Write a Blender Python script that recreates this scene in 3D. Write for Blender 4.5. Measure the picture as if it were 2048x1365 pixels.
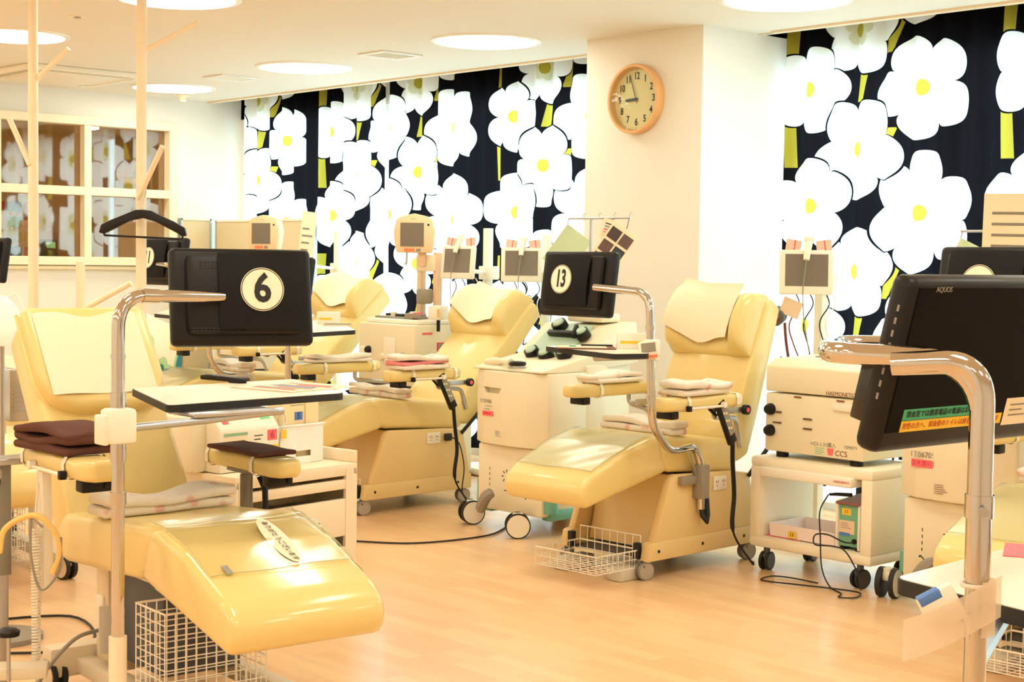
import bpy, bmesh, math, random
from mathutils import Vector, Matrix, Euler
random.seed(7)
for o in list(bpy.data.objects): bpy.data.objects.remove(o)
SC = bpy.context.scene
COL = SC.collection
# ---------------------------------------------------------------- camera
EYE = 1.45; CEIL = 2.793; FPX = 3100.0
pit, rol, yaw = math.radians(3.0), math.radians(0.82), math.radians(42.1)
fh = Vector((math.sin(yaw), math.cos(yaw), 0)); rt = Vector((math.cos(yaw), -math.sin(yaw), 0)); up = Vector((0, 0, 1))
fw = math.cos(pit) * fh - math.sin(pit) * up
u0 = math.sin(pit) * fh + math.cos(pit) * up
r2 = math.cos(rol) * rt + math.sin(rol) * u0
u2 = -math.sin(rol) * rt + math.cos(rol) * u0
CAM = Vector((0, 0, EYE))
cd = bpy.data.cameras.new('camera'); cam = bpy.data.objects.new('camera', cd); COL.objects.link(cam)
cd.sensor_width = 36; cd.lens = FPX / 2048 * 36; cd.clip_start = 0.05; cd.clip_end = 100
m3 = Matrix((r2, u2, -fw)).transposed()
cam.matrix_world = Matrix.Translation(CAM) @ m3.to_4x4()
SC.camera = cam
def ray(x, y): return fw + r2 * ((x - 1024) / FPX) - u2 * ((y - 682.5) / FPX)
def on_z(x, y, h): d = ray(x, y); return CAM + d * ((h - EYE) / d.z)
def on_x(x, y, v): d = ray(x, y); return CAM + d * (v / d.x)
def on_y(x, y, v): d = ray(x, y); return CAM + d * (v / d.y)
def at(x, y, k): return CAM + ray(x, y) * k
# ---------------------------------------------------------------- light and exposure
SC.view_settings.view_transform = 'Standard'; SC.view_settings.look = 'None'
SC.view_settings.gamma = 1; SC.view_settings.use_curve_mapping = False
SC.view_settings.exposure = 0.66
W = bpy.data.worlds.new('daylight'); SC.world = W; W.use_nodes = True
W.node_tree.nodes['Background'].inputs[0].default_value = (0.66, 0.84, 1.0, 1)
W.node_tree.nodes['Background'].inputs[1].default_value = 4.8
LAMP_RGB = (1.0, 0.945, 0.79); LAMP_PWR = 9.6
# ---------------------------------------------------------------- materials
MT = {}
def lin(c): return tuple(((v / 255) / 12.92 if v / 255 <= 0.04045 else ((v / 255 + 0.055) / 1.055) ** 2.4) for v in c) + (1.0,)
def cut(o, cutter):      # carve a real recess out of a part
    c = cutter.obj('cutter', o.data.materials[0]); c.parent = o.parent; md = o.modifiers.new('b', 'BOOLEAN'); md.object = c; md.solver = 'EXACT'
    bpy.context.view_layer.update(); dg = bpy.context.evaluated_depsgraph_get(); me = bpy.data.meshes.new_from_object(o.evaluated_get(dg)); o.modifiers.clear(); o.data = me
    bpy.data.objects.remove(c); me.set_sharp_from_angle(angle=math.radians(38)); return o
def mat(name, rgb, rough=0.5, metal=0.0, coat=0.0, var=0.0, vscale=40, bump=0.0, bscale=200, emit=None, trans=0.0, alpha=1.0, spec=0.5):
    if name in MT: return MT[name]
    m = bpy.data.materials.new(name); m.use_nodes = True; nt = m.node_tree; b = nt.nodes['Principled BSDF']
    b.inputs['Base Color'].default_value = lin(rgb); b.inputs['Roughness'].default_value = rough
    b.inputs['Metallic'].default_value = metal; b.inputs['Coat Weight'].default_value = coat
    b.inputs['Coat Roughness'].default_value = 0.08; b.inputs['Specular IOR Level'].default_value = spec
    b.inputs['Transmission Weight'].default_value = trans; b.inputs['Alpha'].default_value = alpha
    if emit: b.inputs['Emission Color'].default_value = emit[0] + (1,); b.inputs['Emission Strength'].default_value = emit[1]
    tc = nt.nodes.new('ShaderNodeTexCoord')
    if var:
        n = nt.nodes.new('ShaderNodeTexNoise'); n.inputs['Scale'].default_value = vscale; n.inputs['Detail'].default_value = 3
        nt.links.new(tc.outputs['Object'], n.inputs['Vector'])
        r = nt.nodes.new('ShaderNodeMapRange'); r.inputs['To Min'].default_value = 1 - var; r.inputs['To Max'].default_value = 1 + var * 0.5
        nt.links.new(n.outputs['Fac'], r.inputs['Value'])
        h = nt.nodes.new('ShaderNodeHueSaturation'); h.inputs['Color'].default_value = lin(rgb)
        nt.links.new(r.outputs['Result'], h.inputs['Value']); nt.links.new(h.outputs['Color'], b.inputs['Base Color'])
    if bump:
        n = nt.nodes.new('ShaderNodeTexNoise'); n.inputs['Scale'].default_value = bscale; n.inputs['Detail'].default_value = 4
        nt.links.new(tc.outputs['Object'], n.inputs['Vector'])
        bp = nt.nodes.new('ShaderNodeBump'); bp.inputs['Strength'].default_value = bump; bp.inputs['Distance'].default_value = 0.01
        nt.links.new(n.outputs['Fac'], bp.inputs['Height']); nt.links.new(bp.outputs['Normal'], b.inputs['Normal'])
    MT[name] = m; return m
WALLP = mat('wall_paint', (242, 238, 228), 0.75, bump=0.05, bscale=300)
CEILP = mat('ceiling_paint', (238, 232, 220), 0.85, bump=0.05, bscale=200)
VINYL = mat('yellow_vinyl', (238, 212, 138), 0.36, coat=0.25, var=0.04, vscale=6, bump=0.05, bscale=25)
VINYLG = mat('glossy_wrapped_vinyl', (238, 212, 138), 0.22, coat=0.45, var=0.03, vscale=5, bump=0.12, bscale=9)
PANEL = mat('cream_panel', (234, 204, 142), 0.42, var=0.03, vscale=5, bump=0.04, bscale=60)
PAPER = mat('paper_cover', (248, 232, 200), 0.8, bump=0.1, bscale=18)
BEIGE = mat('machine_beige', (240, 228, 196), 0.42, var=0.02, vscale=8)
BEIGE2 = BEIGE
CREAMW = mat('cream_white_plastic', (248, 240, 222), 0.38)
WHITE = mat('white_plastic', (250, 247, 240), 0.4)
PWOOD = mat('cream_painted_wood', (250, 234, 204), 0.55, var=0.03, vscale=12)
DARK = mat('black_plastic', (24, 22, 22), 0.42, spec=0.3)
DARKG = mat('black_gloss_plastic', (16, 15, 16), 0.14, coat=0.5)
CLOTHB = mat('black_cloth', (24, 23, 24), 0.62)
RUBBER = mat('black_rubber', (30, 29, 28), 0.6)
GREYP = mat('grey_plastic', (150, 143, 130), 0.5)
DGREY = mat('dark_grey_metal', (84, 86, 92), 0.5)
SILVER = mat('brushed_metal', (190, 190, 192), 0.3, metal=0.9)
CHROME = mat('chrome', (206, 200, 194), 0.08, metal=1.0)
SCREEN = mat('grey_lcd_screen', (120, 110, 95), 0.25, coat=0.3)
SCREENB = mat('black_tv_screen', (20, 16, 14), 0.5, spec=0.05)
TEAL = mat('teal_plastic', (112, 178, 158), 0.45)
PALEG = mat('pale_green_plastic', (180, 205, 180), 0.45)
BROWN = mat('brown_towel', (104, 62, 48), 0.95, var=0.1, vscale=30, bump=0.5, bscale=400)
PINK = mat('pink_towel', (250, 150, 150), 0.95, bump=0.4, bscale=400)
TABLETOP = mat('cream_tabletop', (250, 238, 212), 0.3, coat=0.1)
OAK = mat('pale_plywood', (236, 184, 124), 0.45, var=0.06, vscale=14)
STRAP = mat('white_strap', (250, 240, 220), 0.7)
RED = mat('red_print', (226, 60, 52), 0.5)
PINKL = mat('pink_label', (246, 110, 120), 0.6)
YELL = mat('yellow_label', (250, 205, 60), 0.6)
BLUEL = mat('blue_label', (86, 128, 196), 0.6)
GREENL = mat('green_label', (70, 176, 130), 0.6)
ORANGEL = mat('orange_label', (255, 130, 84), 0.6)
INK = mat('black_ink', (30, 28, 28), 0.6)
BROWNINK = mat('brown_ink', (120, 62, 44), 0.6)
GREYINK = mat('grey_ink', (140, 132, 118), 0.6)
MUSTARD = mat('yellow_tube', (246, 204, 120), 0.5)
WIRE = mat('white_wire', (250, 242, 226), 0.4)
WICKER = mat('dry_twig', (240, 205, 160), 0.7)
FABGREY = mat('grey_cuff_fabric', (112, 108, 104), 0.8)
REDCU = mat('dark_red_cord', (120, 48, 40), 0.5)
PARTF = mat('beige_partition_fabric', (222, 204, 164), 0.85, bump=0.1, bscale=300)
MAROON = mat('maroon_plastic', (70, 26, 26), 0.2, coat=0.3)
def towel_mat():
    m = mat('printed_towel', (252, 240, 222), 0.95, bump=0.5, bscale=350); nt = m.node_tree; b = nt.nodes['Principled BSDF']
    tc = nt.nodes.new('ShaderNodeTexCoord'); v = nt.nodes.new('ShaderNodeTexVoronoi'); v.inputs['Scale'].default_value = 13
    nt.links.new(tc.outputs['Object'], v.inputs['Vector'])
    r = nt.nodes.new('ShaderNodeValToRGB'); e = r.color_ramp.elements
    e[0].position = 0.16; e[0].color = lin((244, 196, 180)); e[1].position = 0.30; e[1].color = lin((252, 240, 222))
    nt.links.new(v.outputs['Distance'], r.inputs[0]); nt.links.new(r.outputs[0], b.inputs['Base Color'])
    return m
TOWEL = towel_mat()
def clear_mat(name, tint, fac, rough=0.06):
    m = bpy.data.materials.new(name); m.use_nodes = True; nt = m.node_tree; nt.nodes.clear()
    o = nt.nodes.new('ShaderNodeOutputMaterial'); mx = nt.nodes.new('ShaderNodeMixShader')
    t = nt.nodes.new('ShaderNodeBsdfTransparent'); t.inputs[0].default_value = lin(tint)
    g = nt.nodes.new('ShaderNodeBsdfGlossy'); g.inputs['Roughness'].default_value = rough
    lw_ = nt.nodes.new('ShaderNodeLayerWeight'); lw_.inputs[0].default_value = 0.5
    p = nt.nodes.new('ShaderNodeMath'); p.operation = 'POWER'; p.inputs[1].default_value = 4
    a = nt.nodes.new('ShaderNodeMath'); a.operation = 'MULTIPLY_ADD'; a.inputs[1].default_value = 0.9 - fac; a.inputs[2].default_value = fac + 0.02
    nt.links.new(lw_.outputs['Facing'], p.inputs[0]); nt.links.new(p.outputs[0], a.inputs[0]); nt.links.new(a.outputs[0], mx.inputs[0])
    tc = nt.nodes.new('ShaderNodeTexCoord'); n = nt.nodes.new('ShaderNodeTexNoise'); n.inputs['Scale'].default_value = 7
    nt.links.new(tc.outputs['Object'], n.inputs['Vector'])
    bp = nt.nodes.new('ShaderNodeBump'); bp.inputs['Strength'].default_value = 0.12; bp.inputs['Distance'].default_value = 0.02
    nt.links.new(n.outputs['Fac'], bp.inputs['Height'])
    if rough < 0.1 and fac < 0.1: nt.links.new(bp.outputs['Normal'], g.inputs['Normal'])
    nt.links.new(t.outputs[0], mx.inputs[1]); nt.links.new(g.outputs[0], mx.inputs[2]); nt.links.new(mx.outputs[0], o.inputs[0])
    MT[name] = m; return m
SHEETG = clear_mat('clear_glossy_sheet', (254, 253, 246), 0.02, 0.12)
SHEET = clear_mat('hazy_vinyl_sheet', (254, 253, 248), 0.02, 0.22)
def hazy(m, col, f):
    nt = m.node_tree; o = [n for n in nt.nodes if n.type == 'OUTPUT_MATERIAL'][0]; old = o.inputs[0].links[0].from_socket
    d = nt.nodes.new('ShaderNodeBsdfDiffuse'); d.inputs[0].default_value = lin(col); mx = nt.nodes.new('ShaderNodeMixShader'); mx.inputs[0].default_value = f
    nt.links.new(old, mx.inputs[1]); nt.links.new(d.outputs[0], mx.inputs[2]); nt.links.new(mx.outputs[0], o.inputs[0])
hazy(SHEET, (206, 208, 170), 0.34); hazy(SHEETG, (214, 206, 160), 0.16)
GLASS = clear_mat('interior_window_glass', (238, 222, 196), 0.13, 0.03)
WGLASS = clear_mat('window_glass', (240, 250, 250), 0.0, 0.02)
POUCHM = clear_mat('translucent_pouch', (255, 236, 214), 0.05, 0.4)
hazy(POUCHM, (255, 244, 226), 0.6)
def lamp_mat(name='lamp_diffuser', power=None):
    m = bpy.data.materials.new(name); m.use_nodes = True; nt = m.node_tree; nt.nodes.clear()
    o = nt.nodes.new('ShaderNodeOutputMaterial'); e = nt.nodes.new('ShaderNodeEmission')
    e.inputs[0].default_value = LAMP_RGB + (1,); e.inputs[1].default_value = power or LAMP_PWR
    nt.links.new(e.outputs[0], o.inputs[0]); return m
LAMPM = lamp_mat(); LAMPC = lamp_mat('compact_lamp_diffuser', 60.0)
def floor_mat():
    m = mat('pale_wood_vinyl_floor', (238, 196, 146), 0.32, coat=0.08); nt = m.node_tree; b = nt.nodes['Principled BSDF']
    tc = nt.nodes.new('ShaderNodeTexCoord'); mp = nt.nodes.new('ShaderNodeMapping'); mp.inputs['Rotation'].default_value = (0, 0, math.radians(90))
    nt.links.new(tc.outputs['Object'], mp.inputs['Vector'])
    br = nt.nodes.new('ShaderNodeTexBrick'); br.inputs['Scale'].default_value = 1; br.inputs['Brick Width'].default_value = 0.42; br.inputs['Row Height'].default_value = 0.075
    br.inputs['Mortar Size'].default_value = 0.0006; br.inputs['Bias'].default_value = 0.0; br.offset = 0.37
    br.inputs['Color1'].default_value = lin((243, 204, 154)); br.inputs['Color2'].default_value = lin((235, 188, 136)); br.inputs['Mortar'].default_value = lin((224, 174, 124))
    nt.links.new(mp.outputs[0], br.inputs['Vector'])
    n = nt.nodes.new('ShaderNodeTexNoise'); n.inputs['Scale'].default_value = 3; n.inputs['Detail'].default_value = 6
    mp2 = nt.nodes.new('ShaderNodeMapping'); mp2.inputs['Scale'].default_value = (9, 0.7, 1); nt.links.new(tc.outputs['Object'], mp2.inputs['Vector']); nt.links.new(mp2.outputs[0], n.inputs['Vector'])
    r = nt.nodes.new('ShaderNodeMapRange'); r.inputs['To Min'].default_value = 0.90; r.inputs['To Max'].default_value = 1.08; nt.links.new(n.outputs['Fac'], r.inputs['Value'])
    h = nt.nodes.new('ShaderNodeHueSaturation'); nt.links.new(br.outputs['Color'], h.inputs['Color']); nt.links.new(r.outputs[0], h.inputs['Value'])
    nt.links.new(h.outputs[0], b.inputs['Base Color']); return m
FLOORM = floor_mat()
# generic big white blossoms on black, repeated; printed on a translucent cloth lit from behind
def curtain_mat():
    m = bpy.data.materials.new('blossom_curtain_cloth'); m.use_nodes = True; nt = m.node_tree; nt.nodes.clear(); N = nt.nodes; L = nt.links
    def mth(op, a, b=None, c=None):
        n = N.new('ShaderNodeMath'); n.operation = op
        for i, v in enumerate((a, b, c)):
            if v is None: continue
            if isinstance(v, (int, float)): n.inputs[i].default_value = v
            else: L.new(v, n.inputs[i])
        return n.outputs[0]
    uv = N.new('ShaderNodeUVMap'); uv.uv_map = 'cloth'; sp = N.new('ShaderNodeSeparateXYZ'); L.new(uv.outputs[0], sp.inputs[0])
    U, V = sp.outputs[0], sp.outputs[1]; PU, PV = 0.71, 0.69
    def rel(cu, cv):
        return mth('WRAP', mth('SUBTRACT', U, cu), PU, -PU), mth('WRAP', mth('SUBTRACT', V, cv), PV, -PV)
    fl = [(.80, 2.79, .265, 5, 2.0), (.37, 2.43, .300, 5, .3), (1.13, 2.47, .262, 5, 1.5), (.37, 1.74, .345, 6, 1.1), (.80, 2.11, .300, 5, .9), (1.11, 1.79, .285, 5, 2.6)]
    white = None; ring = None; yolk = None; stem = None; edge = None
    mx = lambda a, b: b if a is None else mth('MAXIMUM', a, b)
    for cu, cv, R, n, ph in fl:
        du, dv = rel(cu, cv)
        r = mth('SQRT', mth('ADD', mth('MULTIPLY', du, du), mth('MULTIPLY', dv, dv)))
        a = mth('ARCTAN2', dv, du)
        c = mth('ABSOLUTE', mth('COSINE', mth('MULTIPLY_ADD', a, n / 2.0, ph)))
        w = mth('COSINE', mth('MULTIPLY_ADD', a, 3.0, ph * 2.3))
        f = mth('ADD', mth('MULTIPLY_ADD', mth('POWER', c, 0.55), 0.34, 0.66), mth('MULTIPLY', w, 0.035))
        q = mth('DIVIDE', r, f)
        keep = mth('GREATER_THAN', q, R + 0.012); cut = lambda v, n_: n_ if v is None else mth('MAXIMUM', mth('MULTIPLY', v, keep), n_)
        edge = mth('SUBTRACT', 1.0, keep) if edge is None else mth('MAXIMUM', edge, mth('SUBTRACT', 1.0, keep))
        white = cut(white, mth('LESS_THAN', q, R))
        ring = cut(ring, mth('LESS_THAN', q, R * 0.36))
        yolk = cut(yolk, mth('LESS_THAN', mth('SQRT', mth('ADD', mth('MULTIPLY', du, du), mth('MULTIPLY', mth('MULTIPLY', dv, dv), 0.65))), 0.036))
    for cu, cv, hl, sl in ((.60, 2.10, .12, .35), (.76, 2.50, .12, .2), (1.27, 2.16, .14, -.05), (1.27, 2.72, .14, .05), (.55, 1.38, .12, .3)):
        du, dv = rel(cu, cv)
        st = mth('MULTIPLY', mth('LESS_THAN', mth('ABSOLUTE', mth('MULTIPLY_ADD', dv, sl, du)), 0.032), mth('LESS_THAN', mth('ABSOLUTE', dv), hl))
        stem = mx(stem, st)
    def mixc(f, a, b):
        n = N.new('ShaderNodeMix'); n.data_type = 'RGBA'; L.new(f, n.inputs[0])
        for i, v in ((6, a), (7, b)):
            if isinstance(v, tuple): n.inputs[i].default_value = v
            else: L.new(v, n.inputs[i])
        return n.outputs[2]
    c = mixc(stem, lin((22, 20, 22)), lin((172, 154, 52)))
    c = mixc(edge, c, lin((22, 20, 22))); c = mixc(white, c, lin((252, 250, 244))); c = mixc(ring, c, lin((226, 224, 190))); c = mixc(yolk, c, lin((184, 168, 60)))
    tr = N.new('ShaderNodeBsdfTranslucent'); df = N.new('ShaderNodeBsdfDiffuse'); L.new(c, tr.inputs[0]); L.new(c, df.inputs[0])
    ms = N.new('ShaderNodeMixShader'); ms.inputs[0].default_value = 0.55; L.new(df.outputs[0], ms.inputs[1]); L.new(tr.outputs[0], ms.inputs[2])
    o = N.new('ShaderNodeOutputMaterial'); L.new(ms.outputs[0], o.inputs[0]); return m
CURT = curtain_mat()
# ---------------------------------------------------------------- mesh helpers
class M:
    def __init__(s): s.bm = bmesh.new()
    def _merge(s, b, mw=None):
        if mw is not None: b.transform(mw)
        me = bpy.data.meshes.new('t'); b.to_mesh(me); b.free(); s.bm.from_mesh(me); bpy.data.meshes.remove(me); return s
    def box(s, c, d, bev=0.0, seg=2, rot=(0, 0, 0)):
        b = bmesh.new(); bmesh.ops.create_cube(b, size=1.0); b.transform(Matrix.Diagonal((d[0], d[1], d[2], 1)))
        if bev: bmesh.ops.bevel(b, geom=b.edges[:], offset=min(bev, min(d) * 0.49), segments=seg, profile=0.5, affect='EDGES')
        return s._merge(b, Matrix.Translation(c) @ Euler(rot).to_matrix().to_4x4())
    def prism(s, pts, a0, a1, plane='xz', bev=0.0, seg=2, mw=None):
        b = bmesh.new(); conv = {'xz': lambda p, t: (p[0], t, p[1]), 'xy': lambda p, t: (p[0], p[1], t), 'yz': lambda p, t: (t, p[0], p[1])}[plane]
        v0 = [b.verts.new(conv(p, a0)) for p in pts]; v1 = [b.verts.new(conv(p, a1)) for p in pts]; n = len(pts)
        b.faces.new(v0); b.faces.new(list(reversed(v1)))
        for i in range(n): b.faces.new((v0[i], v1[i], v1[(i + 1) % n], v0[(i + 1) % n]))
        bmesh.ops.recalc_face_normals(b, faces=b.faces[:])
        if bev: bmesh.ops.bevel(b, geom=b.edges[:], offset=bev, segments=seg, profile=0.5, affect='EDGES', clamp_overlap=True)
        return s._merge(b, mw)
    def cyl(s, p0, p1, r, r1=None, n=16):
        p0, p1 = Vector(p0), Vector(p1); d = p1 - p0; b = bmesh.new()
        bmesh.ops.create_cone(b, cap_ends=True, segments=n, radius1=r, radius2=r if r1 is None else r1, depth=d.length)
        return s._merge(b, Matrix.Translation((p0 + p1) / 2) @ d.to_track_quat('Z', 'Y').to_matrix().to_4x4())
    def ball(s, c, r, sc=(1, 1, 1), u=16, v=10):
        b = bmesh.new(); bmesh.ops.create_uvsphere(b, u_segments=u, v_segments=v, radius=r)
        return s._merge(b, Matrix.Translation(c) @ Matrix.Diagonal((sc[0], sc[1], sc[2], 1)))
    def tube(s, pts, r, n=8, closed=False):
        pts = [Vector(p) for p in pts]; rings = []; K = len(pts); t0 = None; nrm = None
        for i, p in enumerate(pts):
            if closed: t = (pts[(i + 1) % K] - pts[i - 1])
            else: t = pts[min(i + 1, K - 1)] - pts[max(i - 1, 0)]
            t.normalize()
            if nrm is None:
                nrm = t.orthogonal().normalized()
            else:
                nrm = (nrm - t * nrm.dot(t))
                nrm = nrm.normalized() if nrm.length > 1e-6 else t.orthogonal().normalized()
            bn = t.cross(nrm); rr = r[i] if isinstance(r, (list, tuple)) else r
            rings.append([s.bm.verts.new(p + (nrm * math.cos(2 * math.pi * j / n) + bn * math.sin(2 * math.pi * j / n)) * rr) for j in range(n)])
        for i in range(K if closed else K - 1):
            a, b = rings[i], rings[(i + 1) % K]
            for j in range(n): s.bm.faces.new((a[j], a[(j + 1) % n], b[(j + 1) % n], b[j]))
        if not closed: s.bm.faces.new(list(reversed(rings[0]))); s.bm.faces.new(rings[-1])
        return s
    def lathe(s, prof, n=32, mw=None):
        b = bmesh.new(); R = []
        for r, z in prof: R.append([b.verts.new((r * math.cos(2 * math.pi * j / n), r * math.sin(2 * math.pi * j / n), z)) for j in range(n)])
        for i in range(len(R) - 1):
            for j in range(n): b.faces.new((R[i][j], R[i][(j + 1) % n], R[i + 1][(j + 1) % n], R[i + 1][j]))
        b.faces.new(R[-1]); b.faces.new(list(reversed(R[0]))); bmesh.ops.recalc_face_normals(b, faces=b.faces[:])
        return s._merge(b, mw)
    def grid(s, fn, nu, nv, thick=0.0):
        v = [[s.bm.verts.new(fn(i / nu, j / nv)) for j in range(nv + 1)] for i in range(nu + 1)]; fs = []
        for i in range(nu):
            for j in range(nv): fs.append(s.bm.faces.new((v[i][j], v[i + 1][j], v[i + 1][j + 1], v[i][j + 1])))
        if thick:
            bmesh.ops.solidify(s.bm, geom=fs, thickness=thick)
        return s
    def ngon(s, pts): s.bm.faces.new([s.bm.verts.new(p) for p in pts]); return s
    def obj(s, name, m, parent=None, smooth=True, ang=38):
        me = bpy.data.meshes.new(name); s.bm.to_mesh(me); s.bm.free(); me.materials.append(m)
        if smooth:
            me.polygons.foreach_set('use_smooth', [True] * len(me.polygons)); me.set_sharp_from_angle(angle=math.radians(ang))
        o = bpy.data.objects.new(name, me); COL.objects.link(o)
        if parent is not None: o.parent = parent
        return o
def tag(o, label, cat, group=None):
    o['label'] = label; o['category'] = cat
    if group: o['group'] = group
    return o
def thing(name, label, cat, loc=(0, 0, 0), rz=0.0, group=None):
    o = bpy.data.objects.new(name, None); COL.objects.link(o); o.location = loc; o.rotation_euler = (0, 0, rz); o.empty_display_size = 0.1
    return tag(o, label, cat, group)
def place(o, loc, rz=0.0, rx=0.0, ry=0.0): o.location = loc; o.rotation_euler = (rx, ry, rz); return o
def struct(name, mm, m, parent=None, smooth=False):
    o = mm.obj(name, m, parent, smooth)
    if parent is None: o['kind'] = 'structure'
    return o
def fillet(pts, r, n=6):
    pts = [Vector(p) for p in pts]; out = [pts[0]]
    for i in range(1, len(pts) - 1):
        p = pts[i]; a = (pts[i - 1] - p); b = (pts[i + 1] - p); rr = min(r, a.length * 0.49, b.length * 0.49); a.normalize(); b.normalize()
        p0, p1 = p + a * rr, p + b * rr
        for k in range(n + 1):
            t = k / n; out.append(p0 * (1 - t) ** 2 + p * 2 * t * (1 - t) + p1 * t * t)
    return out + [pts[-1]]
def bez(pts, n=24):
    pts = [Vector(p) for p in pts]; P = [2 * pts[0] - pts[1]] + pts + [2 * pts[-1] - pts[-2]]; out = []
    seg = len(pts) - 1; m = max(2, n // seg)
    for i in range(seg):
        a, b, c, d = P[i:i + 4]
        for k in range(m):
            t = k / m; out.append(0.5 * ((2 * b) + (c - a) * t + (2 * a - 5 * b + 4 * c - d) * t * t + (3 * b - a - 3 * c + d) * t ** 3))
    return out + [pts[-1]]
def basis(pos, right, upv):
    r, u = Vector(right).normalized(), Vector(upv).normalized(); n = r.cross(u)
    return Matrix.Translation(pos) @ Matrix((r, u, n)).transposed().to_4x4()
def text(txt, pos, right, upv, size, m, parent, name='lettering', align='CENTER', sx=1.0, ext=0.0004, bold=0.0):
    c = bpy.data.curves.new('t', 'FONT'); c.body = txt; c.size = size; c.align_x = align; c.align_y = 'CENTER'; c.extrude = ext; c.resolution_u = 3; c.offset = bold
    o = bpy.data.objects.new('t', c); me = bpy.data.meshes.new_from_object(o); bpy.data.objects.remove(o); bpy.data.curves.remove(c)
    me.transform(basis(pos, right, upv) @ Matrix.Diagonal((sx, 1, 1, 1))); me.materials.clear(); me.materials.append(m)
    q = bpy.data.objects.new(name, me); COL.objects.link(q); q.parent = parent; return q
def label_plate(pos, right, upv, w, h, m, parent, name='label', t=0.0006):
    b = M(); b.box((0, 0, 0), (w, h, t)); b.bm.transform(basis(pos, right, upv)); return b.obj(name, m, parent, False)
def lines(pos, right, upv, w, h, n, m, parent, name='print_lines', th=0.25):
    b = M()
    for i in range(n):
        ww = w * random.uniform(0.6, 1.0); b.box((-(w - ww) / 2, h / 2 - (i + 0.5) * h / n, 0), (ww, h / n * th, 0.0006))
    b.bm.transform(basis(pos, right, upv)); return b.obj(name, m, parent, False)
FR = ((0, -1, 0), (0, 0, 1))          # right / up of a face looking along -x (towards the room)
# ---------------------------------------------------------------- the room
X0, X1, Y0, Y1 = -3.0, 7.5, -3.2, 11.94
struct('floor', M().box(((X0 + X1) / 2 + 0.2, 5.2, -0.05), (X1 - X0 + 0.8, 17.2, 0.1)), FLOORM)
struct('ceiling', M().box(((X0 + 7.2) / 2, (Y0 + Y1) / 2, CEIL + 0.06), (7.2 - X0, Y1 - Y0 + 0.3, 0.12)), CEILP)
struct('trim_1', M().box((7.4, (Y0 + Y1) / 2, 3.02), (0.42, Y1 - Y0 + 0.3, 0.06)).box((7.205, (Y0 + Y1) / 2, CEIL + 0.1), (0.02, Y1 - Y0 + 0.2, 0.22)), CEILP)
struct('trim_2', M().box((7.175, (6.78 + Y1) / 2, CEIL - 0.006), (0.05, Y1 - 6.78, 0.014)).box((7.175, (Y0 + 5.72) / 2, CEIL - 0.006), (0.05, 5.72 - Y0, 0.014)), mat('cream_trim', (246, 226, 196), 0.6))
WIN = [(6.90, 11.80), (0.3, 5.82)]
ww = M(); zb, zt = 0.08, 2.66
ww.box((7.56, (Y0 + Y1) / 2, zb / 2), (0.12, Y1 - Y0, zb)).box((7.56, (Y0 + Y1) / 2, (zt + 3.05) / 2), (0.12, Y1 - Y0, 3.05 - zt))
for a, b in ((11.80, Y1 + 0.1), (5.82, 6.90), (Y0 - 0.1, 0.3)): ww.box((7.56, (a + b) / 2, 1.5), (0.12, b - a, 3.0))
struct('wall_window', ww, WALLP)
for k, (a, b) in enumerate(WIN):
    w = M(); t = 0.05
    w.box((7.56, (a + b) / 2, zb + t / 2), (0.08, b - a, t)).box((7.56, (a + b) / 2, zt - t / 2), (0.08, b - a, t))
    n = max(2, round((b - a) / 1.2))
    for i in range(n + 1): w.box((7.56, a + t / 2 + (b - a - t) * i / n, (zb + zt) / 2), (0.08, t, zt - zb))
    wo = struct('window_%d' % (k + 1), w, WHITE)
    for i in range(n):
        ya = a + (b - a) * i / n; yb = a + (b - a) * (i + 1) / n
        M().box((7.56, (ya + yb) / 2, (zb + zt) / 2), (0.006, yb - ya - t, zt - zb - 2 * t)).obj('pane', WGLASS, wo, False)
struct('wall_column', M().box((7.105, 6.315, CEIL / 2), (0.79, 0.93, CEIL)), WALLP)
# left wall with an interior window into the next room
gx0, gx1, gz0, gz1 = 3.7, 6.755, 1.42, 2.514
lw = M(); yc = Y1 + 0.06
lw.box(((X0 + gx0) / 2, yc, 1.5), (gx0 - X0, 0.12, 3.0)).box(((gx1 + 7.62) / 2, yc, 1.5), (7.62 - gx1, 0.12, 3.0))
lw.box(((gx0 + gx1) / 2, yc, gz0 / 2), (gx1 - gx0, 0.12, gz0)).box(((gx0 + gx1) / 2, yc, (gz1 + 3.0) / 2), (gx1 - gx0, 0.12, 3.0 - gz1))
struct('wall_left', lw, WALLP)
fr = M(); yf = Y1 - 0.012; fd = 0.10
FRM = mat('cream_window_frame', (250, 238, 206), 0.5)
fr.box(((gx0 + gx1) / 2, yf, gz1 + 0.03), (gx1 - gx0, fd, 0.07), 0.004).box(((gx0 + gx1) / 2, yf, gz0 - 0.03), (gx1 - gx0 - .001, fd + 0.03, 0.07), 0.004)
for x in (gx0 - 0.03, 4.45, 5.225, 6.0, gx1 + 0.035): fr.box((x, yf, (gz0 + gz1) / 2), (0.065 if 4 < x < 6.5 else 0.075, fd * (.86 if 4 < x < 6.5 else .96), gz1 - gz0 - .01 if 4 < x < 6.5 else gz1 - gz0 + .13), 0.004)
fr.box(((gx0 + gx1) / 2, yf, 1.967), (gx1 - gx0, fd * 0.8, 0.07), 0.004)
fo = struct('window_3', fr, FRM)
xs = [gx0, 4.45, 5.225, 6.0, gx1]
for i in range(4):
    for za, zc in ((gz0, 1.967), (1.967, gz1)):
        M().box(((xs[i] + xs[i + 1]) / 2, Y1 + 0.04, (za + zc) / 2), (xs[i + 1] - xs[i], 0.006, zc - za)).obj('pane', GLASS, fo, False)
struct('trim_3', M().box(((gx0 + gx1) / 2, Y1 - 0.02, gz0 - 0.085), (gx1 - gx0 + 0.2, 0.05, 0.03), 0.004), FRM)
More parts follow.
